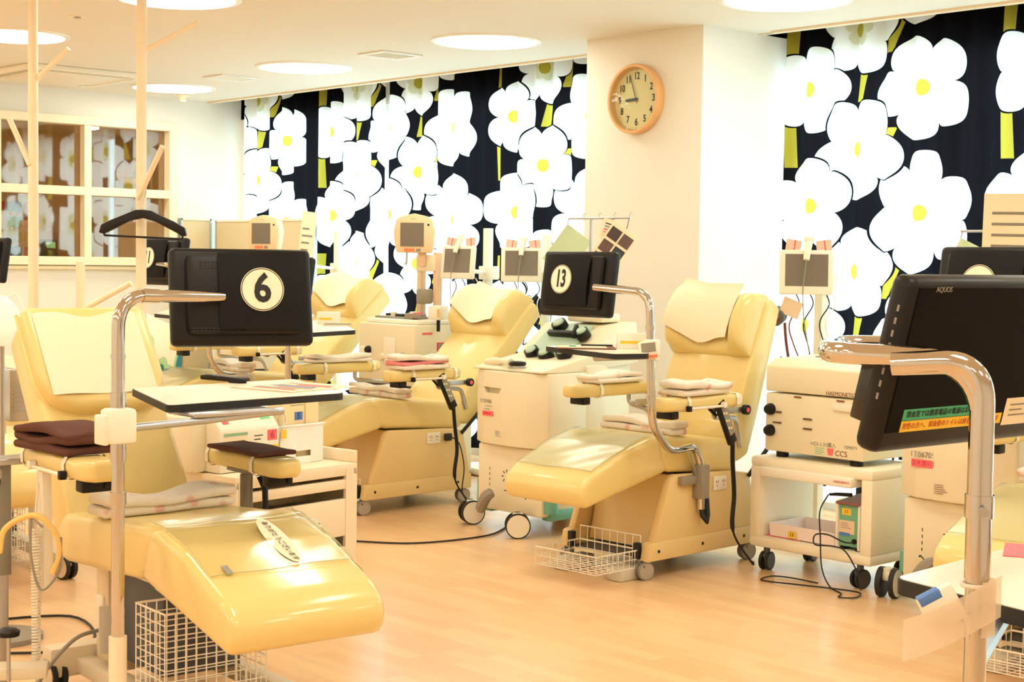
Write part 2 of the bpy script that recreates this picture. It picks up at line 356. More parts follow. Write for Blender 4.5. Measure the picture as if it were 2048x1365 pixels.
struct('wall_back', M().box(((X0 + X1) / 2, Y0 - 0.06, 1.5), (X1 - X0 + 0.3, 0.12, 3.0)), WALLP)
struct('wall_right', M().box((X0 - 0.06, (Y0 + Y1) / 2, 1.5), (0.12, Y1 - Y0 + 0.2, 3.0)), WALLP)
# next room seen through the glass
nr = M(); nr.box((5.0, 14.0, 1.5), (6.0, 0.1, 3.0)).box((2.0, 13.0, 1.5), (0.1, 2.0, 3.0)).box((7.57, 13.0, 1.5), (0.1, 2.0, 3.0)).box((5.0, 13.0, 2.66), (6.0, 2.1, 0.1))
struct('wall_far', nr, mat('tan_wall', (240, 214, 172), 0.8))
# curtains
def curtain(a, b, off, label, seed):
    m = M(); n = int((b - a) / 0.012); rr = random.Random(seed); ph = rr.uniform(0, 6)
    m.grid(lambda u, v: Vector((7.425 + 0.026 * math.sin(2 * math.pi * (a + (b - a) * u) / 0.19 + 1.3 * math.sin((a + (b - a) * u) * 2.3 + ph)) + 0.012 * math.sin(9 * v + u * 30) * (1 - v), a + (b - a) * u, 0.06 + 2.90 * v)), n, 8)
    uv = m.bm.loops.layers.uv.new('cloth')
    for f in m.bm.faces:
        for l in f.loops: l[uv].uv = (l.vert.co.y - off, l.vert.co.z)
    o = m.obj('curtain', CURT, None); o.data.set_sharp_from_angle(angle=3.1)
    return tag(o, label, 'curtain', 'blossom curtains')
curtain(9.76, 11.80, 10.72, 'black curtain with big white blossoms hanging beside the white side wall', 1)
curtain(6.79, 9.68, 8.54, 'black and white blossom curtain hanging between clock column and narrow bright gap', 2)
curtain(2.95, 5.80, 4.50, 'large black and white blossom curtain beside the bright side of the clock column', 3)
curtain(0.2, 2.93, 1.55, 'black and white blossom curtain farther along the window from the column', 4)
# ceiling lamps
def lamp(x, y, label, r=0.33, off=''):
    t = thing('ceiling_light' + off, label, 'ceiling light', (x, y, CEIL), 0, 'round ceiling lamps')
    M().lathe([(r - 0.028, -0.002), (r - 0.022, -0.010), (r + 0.004, -0.011), (r + 0.012, -0.006), (r + 0.014, 0.002)], 48).obj('frame', WHITE, t)
    M().lathe([(0.0005, -0.013), (r - 0.027, -0.013), (r - 0.027, -0.0125), (0.0005, -0.0125)], 48).obj('diffuser' + off, LAMPM, t)
lab = 'round flush ceiling lamp with glowing white disc and thin white rim'
for x, y, lb in ((6.31, 7.26, 'round glowing ceiling lamp closest to the clock column and a square vent'), (6.31, 9.225, 'round glowing ceiling lamp between the two square ceiling vents'), (6.36, 11.15, 'round glowing ceiling lamp beside the smoke detector dome'), (6.36, 5.0, 'round glowing ceiling lamp in front of the largest blossom curtain'), (4.16, 7.26, 'round glowing ceiling lamp above the coat post with the hanger'), (4.17, 9.25, 'round glowing ceiling lamp between coat post and cassette air conditioner')): lamp(x, y, lb)
for x in (6.31, 4.16, 2.0, -0.15, -2.1):
    for y in (-1.0, 1.0, 3.0, 5.0, 7.26, 9.25, 11.15):
        if (x > 5 and y > 4) or (4 < x < 5 and 7 < y < 10): continue
        lamp(x, y, lab, off='_offscreen')
t = thing('ceiling_light', 'short bright lamp on the ceiling of the room behind the glass', 'ceiling light', (on_y(182, 259, 12.9).x, 12.9, 2.61))
M().box((0, 0, -0.012), (0.13, 0.12, 0.024), 0.004).obj('housing', WHITE, t)
d = M().box((0, 0, -0.034), (0.11, 0.10, 0.024), 0.008, 3).obj('diffuser', LAMPC, t)
# ceiling vents
for y, lb in ((8.205, 'small square slatted ceiling vent nearer the clock column'), (10.16, 'small square slatted ceiling vent nearer the smoke detector')):
    t = thing('ceiling_vent', lb, 'air vent', (6.295, y, CEIL), 0, 'square ceiling vents')
    f = M()
    for s in (-1, 1): f.box((s * 0.15, 0, -0.006), (0.03, 0.28, 0.012), 0.003).box((0, s * 0.125, -0.006), (0.27, 0.03, 0.012), 0.003)
    f.obj('frame', WHITE, t)
    for i in range(7): M().box((0, -0.093 + i * 0.031, -0.004), (0.27, 0.02, 0.004), 0, rot=(0.5, 0, 0)).obj('slat', CREAMW, t)
    M().box((0, 0, 0.0), (0.27, 0.22, 0.002)).obj('backing', GREYP, t)
# cassette air conditioner
t = thing('air_conditioner', 'square cassette air conditioner with dark outlet slots in the ceiling', 'air conditioner', (5.30, 10.93, CEIL))
pan = M().prism([(-.47, -.40), (-.40, -.47), (.40, -.47), (.47, -.40), (.47, .40), (.40, .47), (-.40, .47), (-.47, .40)], -0.036, 0.0, 'xy', 0.008).obj('panel', CREAMW, t)
for s_ in (-1, 1): cut(pan, M().box((s_ * .375, 0, -.02), (.075, .70, .034))); cut(pan, M().box((0, s_ * .375, -.02), (.70, .075, .034)))
M().box((0, 0, -0.037), (0.60, 0.60, 0.012), 0.004).obj('intake_grille', CREAMW, t)
for s in (-1, 1):
    for ax in (0, 1):
        c2 = (s * 0.372, 0, -0.032) if ax == 0 else (0, s * 0.372, -0.032); d2 = (0.045, 0.66, 0.003) if ax == 0 else (0.66, 0.045, 0.003)
        M().box(c2, d2, 0.001, 1, rot=(0, 0.25 * s, 0) if ax == 0 else (-0.25 * s, 0, 0)).obj('louver', CREAMW, t)
t = thing('smoke_detector', 'small cream smoke detector dome on the ceiling by the lamp', 'smoke detector', (6.66, 11.5, CEIL))
M().lathe([(0.055, 0.002), (0.055, -0.018), (0.035, -0.03), (0.034, -0.05), (0.02, -0.066), (0.001, -0.068)], 20).obj('dome', CREAMW, t)
M().lathe([(0.036, -0.032), (0.037, -0.044), (0.0355, -0.05)], 20).obj('grille_ring', mat('tan_plastic', (222, 196, 150), 0.5), t)
t = thing('sprinkler', 'tiny round recessed sprinkler plate in the ceiling', 'sprinkler', (4.09, 8.23, CEIL))
M().lathe([(0.05, 0.002), (0.05, -0.004), (0.035, -0.006), (0.001, -0.006)], 20).obj('plate', CREAMW, t); M().lathe([(0.018, -0.004), (0.02, -0.014), (0.001, -0.015)], 14).obj('head', SILVER, t)
# wall clock on the column
t = thing('wall_clock', 'round wall clock with thick plywood rim and stencil numerals on the column', 'clock', (6.71, 6.338, 2.405), 0)
R = 0.205; rotm = Matrix.Rotation(math.radians(-90), 4, 'Y')
def disc(prof, mw=rotm, n=48): return M().lathe(prof, n, mw)
disc([(R - 0.03, -0.0), (R - 0.004, 0.0), (R, 0.006), (R, 0.056), (R - 0.004, 0.062), (R - 0.018, 0.062), (R - 0.02, 0.04), (R - 0.03, 0.02)]).obj('rim', OAK, t)
face = disc([(0.0005, 0.016), (R - 0.019, 0.016), (R - 0.019, 0.022), (0.0005, 0.022)]).obj('face', mat('cream_dial', (250, 226, 172), 0.5), t)
for k in range(12):
    a = math.radians(90 - 30 * (k + 1)); rr = 0.135
    text(str(k + 1), (-0.0232, -rr * math.cos(a), rr * math.sin(a)), *FR, 0.058, INK, face, 'numeral', sx=0.8, bold=.0008)
for k in range(4):
    a = k * math.pi / 2; M().box((-0.0228, -0.172 * math.cos(a), 0.172 * math.sin(a)), (0.001, 0.02 if k % 2 == 0 else 0.001, 0.001 if k % 2 == 0 else 0.02)).obj('tick', GREYINK, face, False)
def hand(ang, L, w, back, m, nm, x):
    a = math.radians(90 - ang); b = M(); b.box(((L - back) / 2, 0, 0), (L + back, w, 0.0015)); b.bm.transform(basis((x, 0, 0), (0, -math.cos(a), math.sin(a)), (0, math.sin(a), math.cos(a)))); b.obj(nm, m, t, False)
hand(266, 0.085, 0.016, 0.014, DGREY, 'hour_hand', -0.027); hand(341, 0.155, 0.005, 0.025, DGREY, 'minute_hand', -0.030)
M().ngon([(-.05, (R - .019) * math.cos(i * math.pi / 24), (R - .019) * math.sin(i * math.pi / 24)) for i in range(48)]).obj('cover_glass', WGLASS, t, False)
# ---------------------------------------------------------------- donor chairs  (local x from foot to head, z up)
def caster(parent, x, y, ztop, r, name='caster', wm=GREYP, hub=None, ang=0.0, plain=False):
    c = M(); c.cyl((x, y, r * 1.5), (x, y, ztop), r * 0.35, n=10); c.box((x, y, r * 1.55), (r * 1.2, r * 0.9, r * 0.5), r * 0.15)
    o = c.obj(name, DGREY if not plain else CREAMW, parent)
    w = M(); dx, dy = math.cos(ang), math.sin(ang)
    for s in (-1, 1):
        p = Vector((x - dy * s * r * 0.5, y + dx * s * r * 0.5, r)); q = Vector((x - dy * s * r * 0.18, y + dx * s * r * 0.18, r)); w.cyl(p, q, r, n=20)
    wo = w.obj('wheel', wm, o)
    if hub:
        h = M()
        for s in (-1, 1):
            p = Vector((x - dy * s * r * 0.54, y + dx * s * r * 0.54, r)); q = Vector((x - dy * s * r * 0.48, y + dx * s * r * 0.48, r)); h.cyl(p, q, r * 0.86, n=20)
        h.obj('hub', hub, o)
    return o
def wire_basket(parent, x0, x1, y0, y1, z0, z1, n=8, m=7, name='wire_basket', hback=None, nz=2):
    b = M(); r = 0.0022; hb = hback or z1
    for i in range(n + 1):
        x = x0 + (x1 - x0) * i / n; b.tube([(x, y0, z1), (x, y0, z0), (x, y1, z0), (x, y1, z1)], r, 4)
    for j in range(m + 1):
        y = y0 + (y1 - y0) * j / m; b.tube([(x0, y, z1), (x0, y, z0), (x1, y, z0), (x1, y, hb)], r, 4)
    for k, zz in enumerate([z0 + (z1 - z0) * (i + 1) / nz for i in range(nz)]):
        b.tube([(x0, y0, zz), (x1, y0, zz), (x1, y1, zz), (x0, y1, zz)], r * (1.8 if k == nz - 1 else 1), 5, True)
    b.tube([(x1, y0, hb), (x1, y1, hb)], r * 1.4, 5)
    return b.obj(name, WIRE, parent)
def arm(parent, s0, s1, l, ztop, side, block=True, rail=True, w=0.13, front=-1):
    n = s1 - s0; pts = [(s0, l - w * 0.30), (s0 + 0.05, l - w * 0.5), (s1 - 0.06, l - w * 0.5), (s1, l - w * 0.32), (s1, l + w * 0.32), (s1 - 0.06, l + w * 0.5), (s0 + 0.05, l + w * 0.5), (s0, l + w * 0.30)]
    a = M().prism(pts, ztop - 0.062, ztop, 'xy', 0.02, 3).obj('armrest', VINYL, parent)
    for s in (s0 + n * 0.28, s1 - n * 0.12):
        p = [(s, l - w * 0.5 - 0.004, ztop - 0.02), (s, l - w * 0.44, ztop + 0.003), (s, l + w * 0.44, ztop + 0.003), (s, l + w * 0.5 + 0.004, ztop - 0.02), (s, l + w * 0.5 + 0.003, ztop - 0.05), (s, l + w * 0.4, ztop - 0.066), (s, l - w * 0.4, ztop - 0.066), (s, l - w * 0.5 - 0.003, ztop - 0.05)]
        b = M()
        for i in range(len(p)):
            q = Vector(p[i]); q2 = Vector(p[(i + 1) % len(p)]); e = Vector((0.011, 0, 0)); b.ngon([q - e, q + e, q2 + e, q2 - e])
        b.obj('strap', STRAP, a, False)
    if block: M().box((s0 + 0.09, l, ztop - 0.08), (0.05, w * 0.72, 0.036), 0.006).cyl((s0 + 0.062, l - 0.03, ztop - 0.08), (s0 + 0.06, l - 0.03, ztop - 0.08), 0.009, n=10).obj('arm_clamp_block', DARK, a)
    if rail:
        yy = l + side * (w * 0.5 + 0.012); M().cyl((s0 + n * 0.25, yy, ztop - 0.05), (s0 + n * 0.68, yy, ztop - 0.05), 0.006, n=8).obj('side_rod', CREAMW, a); M().box((s0 + n * 0.25, yy, ztop - 0.05), (0.02, 0.022, 0.026), 0.003).obj('rod_stop', DARK, a)
        M().cyl((s0 + n * 0.68, yy - 0.008, ztop - 0.045), (s0 + n * 0.68, yy + 0.012, ztop - 0.045), 0.014, n=12).obj('rod_knob', CREAMW, a)
    return a
def headrest_wings(parent, piv, ang, u0, u1, Wd):
    n = Vector((-math.cos(ang), 0, math.sin(ang))); u = Vector((math.sin(ang), 0, math.cos(ang))); P = Vector((piv[0], 0, piv[1]))
    def depth(t):      # t in -1..1 across
        e = abs(t); base = 0.05 + 0.125 * max(0.0, min(1.0, (e - 0.42) / 0.34)) ** 1.3
        return base * (1 - max(0, (e - 0.86) / 0.14) ** 2 * 0.45)
    def f(a, b):
        t = -1 + 2 * a; d = depth(t); e = math.sin(math.pi * min(1, max(0, b))) ** 0.35
        return P + u * (u0 + (u1 - u0) * b) + Vector((0, t * Wd / 2, 0)) + n * (d * (0.25 + 0.75 * e) * (1.0 - 0.15 * b))
    m = M(); m.grid(f, 26, 12)
    back = lambda a, b: P + u * (u0 + (u1 - u0) * b) + Vector((0, (-1 + 2 * a) * Wd / 2, 0)) + n * -0.02
    m.grid(back, 26, 12)
    bm = m.bm; bmesh.ops.remove_doubles(bm, verts=bm.verts[:], dist=0.0001)
    be = [e for e in bm.edges if e.is_boundary]
    try: bmesh.ops.bridge_loops(bm, edges=be)
    except Exception: pass
    bmesh.ops.recalc_face_normals(bm, faces=bm.faces[:])
    h = m.obj('headrest', VINYL, parent, ang=60)
    def g(a, b):
        t = -0.52 + 1.5 * a; d = depth(t); lo = 0.03 + 1.1 * max(0, a - .5) ** 2 + .10 * (1 - a) ** 2 + .025 * math.sin(a * 11)
        bb = lo + (1.06 - lo) * b; e = math.sin(math.pi * min(0.97, max(0.06, bb))) ** 0.35
        return P + u * (u0 + (u1 - u0) * bb + 0.03) + Vector((0, t * Wd / 2, 0)) + n * (d * (0.25 + 0.75 * e) * (1.0 - 0.15 * b) + 0.012 + 0.02 * (1 - b) ** 2)
    M().grid(g, 24, 10).obj('paper_cover', PAPER, h, ang=60)
    return h
def headrest_flat(parent, piv, ang, u0, u1, Wd):
    n = Vector((-math.cos(ang), 0, math.sin(ang))); u = Vector((math.sin(ang), 0, math.cos(ang))); P = Vector((piv[0], 0, piv[1]))
    mw = Matrix((Vector((0, 1, 0)), u, Vector((0, 1, 0)).cross(u))).transposed().to_4x4(); sg = 1 if Vector((0, 1, 0)).cross(u).dot(n) > 0 else -1
    r = 0.09; w = Wd / 2
    pts = [(-w, u1), (-w, u0 + r * 1.3), (-w + r * 0.35, u0 + r * 0.4), (-w + r * 1.2, u0), (w - r * 1.2, u0), (w - r * 0.35, u0 + r * 0.4), (w, u0 + r * 1.3), (w, u1)]
    h = M().prism(pts, -0.02 * sg, 0.075 * sg, 'xy', 0.03, 3, Matrix.Translation(P) @ mw).obj('headrest', VINYL, parent, ang=60)
    to = lambda p: P + Vector((0, p[0], 0)) + u * p[1]
    M().tube(fillet([to(p) + n * 0.008 for p in pts], 0.03, 3), 0.008, 6).obj('piping', VINYL, h)
    def g(a, b):
        v = u0 + 0.045 + (u1 - u0 - 0.02) * b; k = max(0, (b - 0.8) / 0.2)
        return P + Vector((0, w * (1.32 - 2.14 * a) * 0.78 - 0.03, 0)) + u * (v - 0.0 * k) + n * (0.081 - 0.10 * k ** 2 + 0.004 * math.sin(a * 9))
    M().grid(g, 16, 14).obj('paper_cover', PAPER, h, ang=70)
    return h
def donor_chair(label, loc, th, recl=20, kind='panel', near=None, far=None, seat_end=0.64, lift=0.0, vinyl=VINYL, sheet=True, remote=True, Lb=0.77, sheetx=(-.36, .06), cord=True, basket=True):
    t = thing('donor_chair', label, 'chair', loc, math.radians(th), 'reclining donor chairs'); Wd = 0.50; h = Wd / 2; z = lift; pv = (seat_end - 0.03, 0.57 + z); A = math.radians(recl)
    lift_ = lambda P: [(p[0], p[1] + z) for p in P]
    leg = M().prism(lift_([(-.405, .362), (-.435, .41), (-.425, .470), (-.37, .515), (-.13, .612), (.02, .650), (.10, .645), (.15, .485), (.05, .462)]), -h, h, 'xz', 0.028, 3).obj('leg_rest', vinyl, t, ang=60)
    M().prism(lift_([(.03, .646), (.12, .652), (.36, .632), (seat_end, .60), (seat_end + .06, .52), (seat_end, .44), (.16, .478), (.08, .52)]), -h, h, 'xz', 0.03, 3).obj('seat', VINYL, t, ang=60)
    n = Vector((-math.cos(A), 0, math.sin(A))); u = Vector((math.sin(A), 0, math.cos(A)))
    bp = [(pv[0] + u.x * a + n.x * b, pv[1] + u.z * a + n.z * b) for a, b in ((-.03, -.01), (.10, 0.012), (.35, 0.012), (Lb - .03, 0), (Lb, -.03), (Lb - .02, -.12), (.2, -.15), (.0, -.15), (-.06, -.08))]
    hb = h + .005 if kind == 'panel' else .225
    M().prism(bp, -hb, hb, 'xz', 0.03, 3).obj('backrest', VINYL, t, ang=60)
    if kind == 'panel': headrest_wings(t, pv, A, Lb - .32, Lb + .0, Wd - 0.02)
    else: headrest_flat(t, pv, A, Lb - .40, Lb + .02, .455)
    if sheet:
        x0, x1 = sheetx
        def top(x):
            P = [(-.47, .43), (-.425, .474), (-.37, .517), (-.13, .614), (.02, .652), (.12, .654), (.36, .636), (.7, .602)]
            for (a, b), (c, d) in zip(P, P[1:]):
                if x <= c: return b + (d - b) * (x - a) / (c - a)
            return .6
        rr = random.Random(int(loc[1] * 100))
        M().grid(lambda a, b: Vector((x0 + (x1 - x0) * a, (-0.95 + 1.9 * b) * h * (0.97), top(x0 + (x1 - x0) * a) + z + 0.006 + 0.004 * math.sin(a * 9 + b * 4) * math.sin(b * 7 + a * 3))), 30, 20).obj('clear_sheet', SHEETG if kind != 'panel' else SHEET, leg, ang=80)
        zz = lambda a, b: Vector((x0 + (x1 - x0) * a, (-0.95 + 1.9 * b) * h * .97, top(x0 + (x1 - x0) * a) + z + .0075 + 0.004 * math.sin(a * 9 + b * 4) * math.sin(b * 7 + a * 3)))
        M().tube([zz(i / 20, 0) for i in range(20, 0, -1)] + [zz(0, i / 12) for i in range(13)] + [zz(i / 20, 1) for i in range(1, 21)], .0011, 4).obj('sheet_edge_shade', mat('painted_edge_shade', (178, 178, 134), .3), leg)  # thin tube draws in the dark line refraction gives a clear sheet's edge
    if near: arm(t, *near[:2], -near[2], near[3] + z, -1)
    if far: arm(t, *far[:2], far[2], far[3] + z, 1)
    for side, a in ((-1, near), (1, far)):
        if not a: continue
        s0, s1, l, zz = a; y = side * l; sm = s0 + (s1 - s0) * 0.72
        b = M(); b.tube(fillet([(sm, y, zz + z - 0.06), (sm, y, zz + z - 0.11), (seat_end - .02, side * (h + .02), zz + z - 0.14), (seat_end + .03, side * (h + .01), .56 + z)], 0.04), 0.013, 8)
        b.box((seat_end - .04, side * (h + 0.025), zz + z - 0.10), (0.16, 0.02, 0.03), 0.004); o = b.obj('arm_bracket', SILVER, t)
        M().cyl((seat_end + .03, side * (h + .03), zz + z - 0.10), (seat_end + .03, side * (h + .055), zz + z - 0.10), 0.024, n=14).obj('clamp_knob', DARK, o); M().cyl((seat_end + .03, side * (h + .055), zz + z - 0.10), (seat_end + .03, side * (h + .058), zz + z - 0.10), 0.012, n=12).obj('knob_cap', PINKL, o)
    if kind == 'panel':
        M().box((.42, 0, .40 + z / 2), (.40, .36, .14 + z)).obj('lift_frame', DGREY, t)
        for s in (-1, 1):
            y = s * h; e = 0.022
            pn = M().prism([(.03, .168), (.138, .452), (.17, .47), (.62, .452), (.745, .432), (.80, .168)], y - e, y + e, 'xz', 0.012, 2).obj('side_panel', PANEL, t)
            rl = M().prism([(-.015, .085), (.0, .165), (.02, .172), (.81, .172), (.81, .085)], y - e - .003, y + e + .003, 'xz', 0.006, 2).obj('base_rail', PANEL, t)
            b = M()
            for x in (.06, .38, .70): b.cyl((x, y + s * (e + .002), .128), (x, y + s * (e + .0045), .128), 0.008, n=12)
            b.obj('screw_cap', DARK, rl)
            M().box((-.01, y - s * .045, .13), (.03, .03, .075), .004).obj('end_bumper', RUBBER, rl)
            for x in (.0, .77): caster(t, x, y - s * .01, .09, .042, wm=GREYP, hub=mat('grey_hub', (176, 164, 148), .5), ang=0.3 * s)
        M().box((.40, 0, .095), (.78, .42, .012)).obj('base_plate', DGREY, t)
        M().prism([(.12, .12), (.20, .46), (.26, .46), (.20, .12)], -.21, .21, 'xz').obj('front_cover', PANEL, t)
        for s in (-1,):
            y = s * (h + 0.023); pl = M().box((.50, y - .003, .405), (.10, .006, .065), .002).obj('outlet_plate', CREAMW, t)
            b = M()
            for x in (.475, .525): b.box((x - .007, y - .0065, .412), (.003, .002, .012)).box((x + .007, y - .0065, .412), (.003, .002, .012)).cyl((x, y - .0055, .394), (x, y - .0075, .394), .003, n=8)
            b.obj('outlet_slots', BROWNINK, pl)
        if basket: wire_basket(t, -.30, .0, -.215, .16, .055, .135, 8, 8, hback=.20)
        for s in (-1, 1):
            M().box((-.03, s * .17, .03), (.20, .09, .06), .008).obj('pedal', mat('pale_grey', (214, 206, 186), .5), t)
            M().tube([(.72, s * (h + .03), .42), (.94, s * (h + .03), .60)], .011, 8).obj('gas_strut', DARK, t)
    else:
        M().box((.36, 0, .46), (.62, .30, .05), .006).box((.64, .14, .485), (.30, .03, .05), .004).obj('seat_frame', CREAMW, t)
        M().box((.70, .0, .27), (.10, .26, .40), .01).obj('column', mat('pale_column', (232, 210, 174), .5), t)
        M().prism([(.30, .13), (.30, .45), (.64, .45), (.64, .13)], -.17, .10, 'xz', .004).obj('drive_housing', DGREY, t)
        for s in (-1, 1):
            M().box((.28, s * .19 - .03, .085), (1.02, .065, .055), .008).obj('base_beam', mat('pale_metal', (226, 212, 184), .45), t)
        M().box((.80, -.03, .10), (.08, .62, .10), .01).obj('rear_beam', MT['pale_metal'], t)
        for sx, sy in ((-.20, .16), (-.20, -.22), (.80, .26), (.80, -.32)): caster(t, sx, sy, .075, .055, wm=RUBBER, hub=mat('tan_hub', (226, 204, 176), .5), ang=0.2)
        if basket: wire_basket(t, .08, .28, -.14, .20, .045, .385, 6, 10, nz=10)
        pl = M().box((.648, .128, .22), (.006, .07, .16), .006).box((.70, .134, .26), (.055, .01, .13), .004).obj('power_inlet', CREAMW, t)
        M().tube(bez([(.66, .15, .22), (.66, .24, .20), (.70, .32, .10), (.72, .36, .012), (.5, .5, .008)]), .007, 8).obj('power_cord', GREYP, pl)
    if remote and near:
        s0, s1, l, zz = near; sm = s0 + (s1 - s0) * .66; y = -l - .055; b = M()
        p0, p1 = Vector((sm, y, zz + z - .03)), Vector((sm + .11, y, zz + z - .23)); d = (p1 - p0).normalized(); ay = math.atan2(d.x, -d.z)
        o = M().box((p0 + p1) / 2, (.055, .026, .23), .008, 2, (0, -ay, 0)).obj('hand_remote', DARK, t)
        M().box((p0 + p1) / 2 + Vector((0, -.0135, .01)), (.036, .002, .15), 0, 1, (0, -ay, 0)).obj('keypad', GREYP, o)
        k = M()
        for i in range(3):
            for j in (-1, 1): k.cyl((p0 + p1) / 2 + d * (-.05 + .04 * i) + Vector((.009 * j, -.0145, 0)), (p0 + p1) / 2 + d * (-.05 + .04 * i) + Vector((.009 * j, -.0165, 0)), .006, n=8)
        k.obj('button', PWOOD, o)
        M().tube([(sm - .005, -l, zz + z - .065), (sm + .01, -l - .03, zz + z - .1), p0 + Vector((.02, 0.005, -.05))], .008, 6).obj('remote_hook', DARK, o)
        if cord: M().tube(bez([p1, p1 + Vector((.03, .02, -.10)), p1 + Vector((.06, .03, -.25)), p1 + Vector((.02, .0, -.42)), p1 + Vector((.10, -.05, -.565)), p1 + Vector((.14, -.03, -.572))], 40), [.011] * 24 + [.005] * 17, 8).obj('remote_cord', DARK, o)
    return t
def local(o, x, y, z=0.0): return Matrix.Translation(o.location) @ o.rotation_euler.to_matrix().to_4x4() @ Vector((x, y, z))
ca = lambda x, y, th, W_=0.5: (x - math.sin(math.radians(th)) * W_ / 2, y + math.cos(math.radians(th)) * W_ / 2, 0)
C13 = donor_chair('pale yellow reclining donor chair beside the column, its monitor numbered 13', ca(5.153, 4.772, 2.5), 2.5, 21, near=(-.09, .50, .36, .845), far=(.11, .74, .36, .845))
C12 = donor_chair('pale yellow reclining donor chair with pink and white towels on its armrest', ca(5.20, 6.979, 3), 3, 45, near=(.06, .60, .36, .82), far=(-.02, .60, .36, .82), Lb=.90, seat_end=.74)
C11 = donor_chair('pale yellow donor chair deep in the room beside the tall printed sign', ca(5.20, 8.62, 3), 3, 47, near=(.10, .62, .36, .82), far=(.10, .62, .36, .82), lift=.05, Lb=.92, seat_end=.80)
C14 = donor_chair('pale yellow donor chair with shiny clear sheet under the large screen', ca(5.10, 2.49, 3), 3, 24, near=None, far=(.10, .70, .36, .845))
C6 = donor_chair('glossy yellow donor chair with brown towels on both armrests', (2.482, 3.953, 0), 86, 37, kind='pedestal', near=None, far=None, seat_end=.75, vinyl=VINYLG, remote=False, Lb=.80, sheetx=(-.27, .12))
CL = donor_chair('yellow donor chair behind the brown towels, only its headrest in sight', (2.92, 6.62, 0), 86, 34, kind='pedestal', seat_end=.75, remote=False, Lb=.80, sheet=False)
# arms of the glossy chair sit at different heights
arm(C6, .11, .66, .37, .85, 1); arm(C6, .36, .90, -.385, .775, -1, rail=False)
b = M().box((.66, .48, .62), (.05, .05, .36), .004).obj('arm_post', mat('grey_galvanised', (150, 148, 140), .4, metal=.6), C6)
M().box((.66, .44, .80), (.10, .12, .02), .003).box((.62, .51, .765), (.03, .03, .03), .004).obj('arm_bracket', SILVER, b)
M().cyl((.63, .515, .74), (.61, .55, .74), .03, n=14).obj('clamp_knob', DARK, b); M().cyl((.61, .55, .74), (.608, .553, .74), .014, n=12).obj('knob_cap', PINKL, b)
M().box((.655, .482, .36), (.036, .036, .56), .003).obj('inner_post', SILVER, b)
M().box((.50, .40, .60), (.05, .03, .36), .004, rot=(0, .06, 0)).obj('white_post', CREAMW, C6)
M().cyl((.62, -.36, .70), (.62, -.36, .44), .022, n=14).box((.62, -.37, .715), (.14, .10, .012), .003).box((.64, -.3, .44), (.10, .16, .03), .004).obj('arm_post', mat('ribbed_grey_hose', (128, 122, 114), .4, metal=.4), C6)
M().tube([(.60, -.40, .69), (.58, -.41, .65), (.575, -.41, .58)], .011, 8).obj('clamp_lever', DARK, C6)
M().tube([(.60 - .025 * math.cos(a), -.46, .71 + .03 * math.sin(a)) for a in [i * math.pi / 6 for i in range(12)]], .004, 6, True).obj('hanger_ring', CHROME, C6)
# sheet print of the glossy chair: pale oval with a line of text
lg = [c for c in C6.children if c.name.startswith('leg_rest')][0]
sl = math.atan2(.614 - .517, -.13 + .37)
rv = Vector((-math.cos(sl), 0, -math.sin(sl))); uv_ = Vector((0, -1, 0)); ctr = Vector((-.14, -.055, .6185))
o = M().ngon([ctr + rv * .125 * math.cos(a) + uv_ * .036 * math.sin(a) for a in [i * 2 * math.pi / 32 for i in range(32)]]).obj('oval_note', mat('pale_note', (230, 222, 184), .4), lg, False)
text('ありがとうございます', ctr + Vector((0, 0, .003)) + rv * .01, rv, uv_, .022, mat('dark_note_ink', (92, 84, 70), .5), lg)
M().box(Vector((-.25, .17, .5735)), (.04, .02, .001), 0, 1, (0, -sl, 0)).obj('sheet_label', GREYP, lg, False)
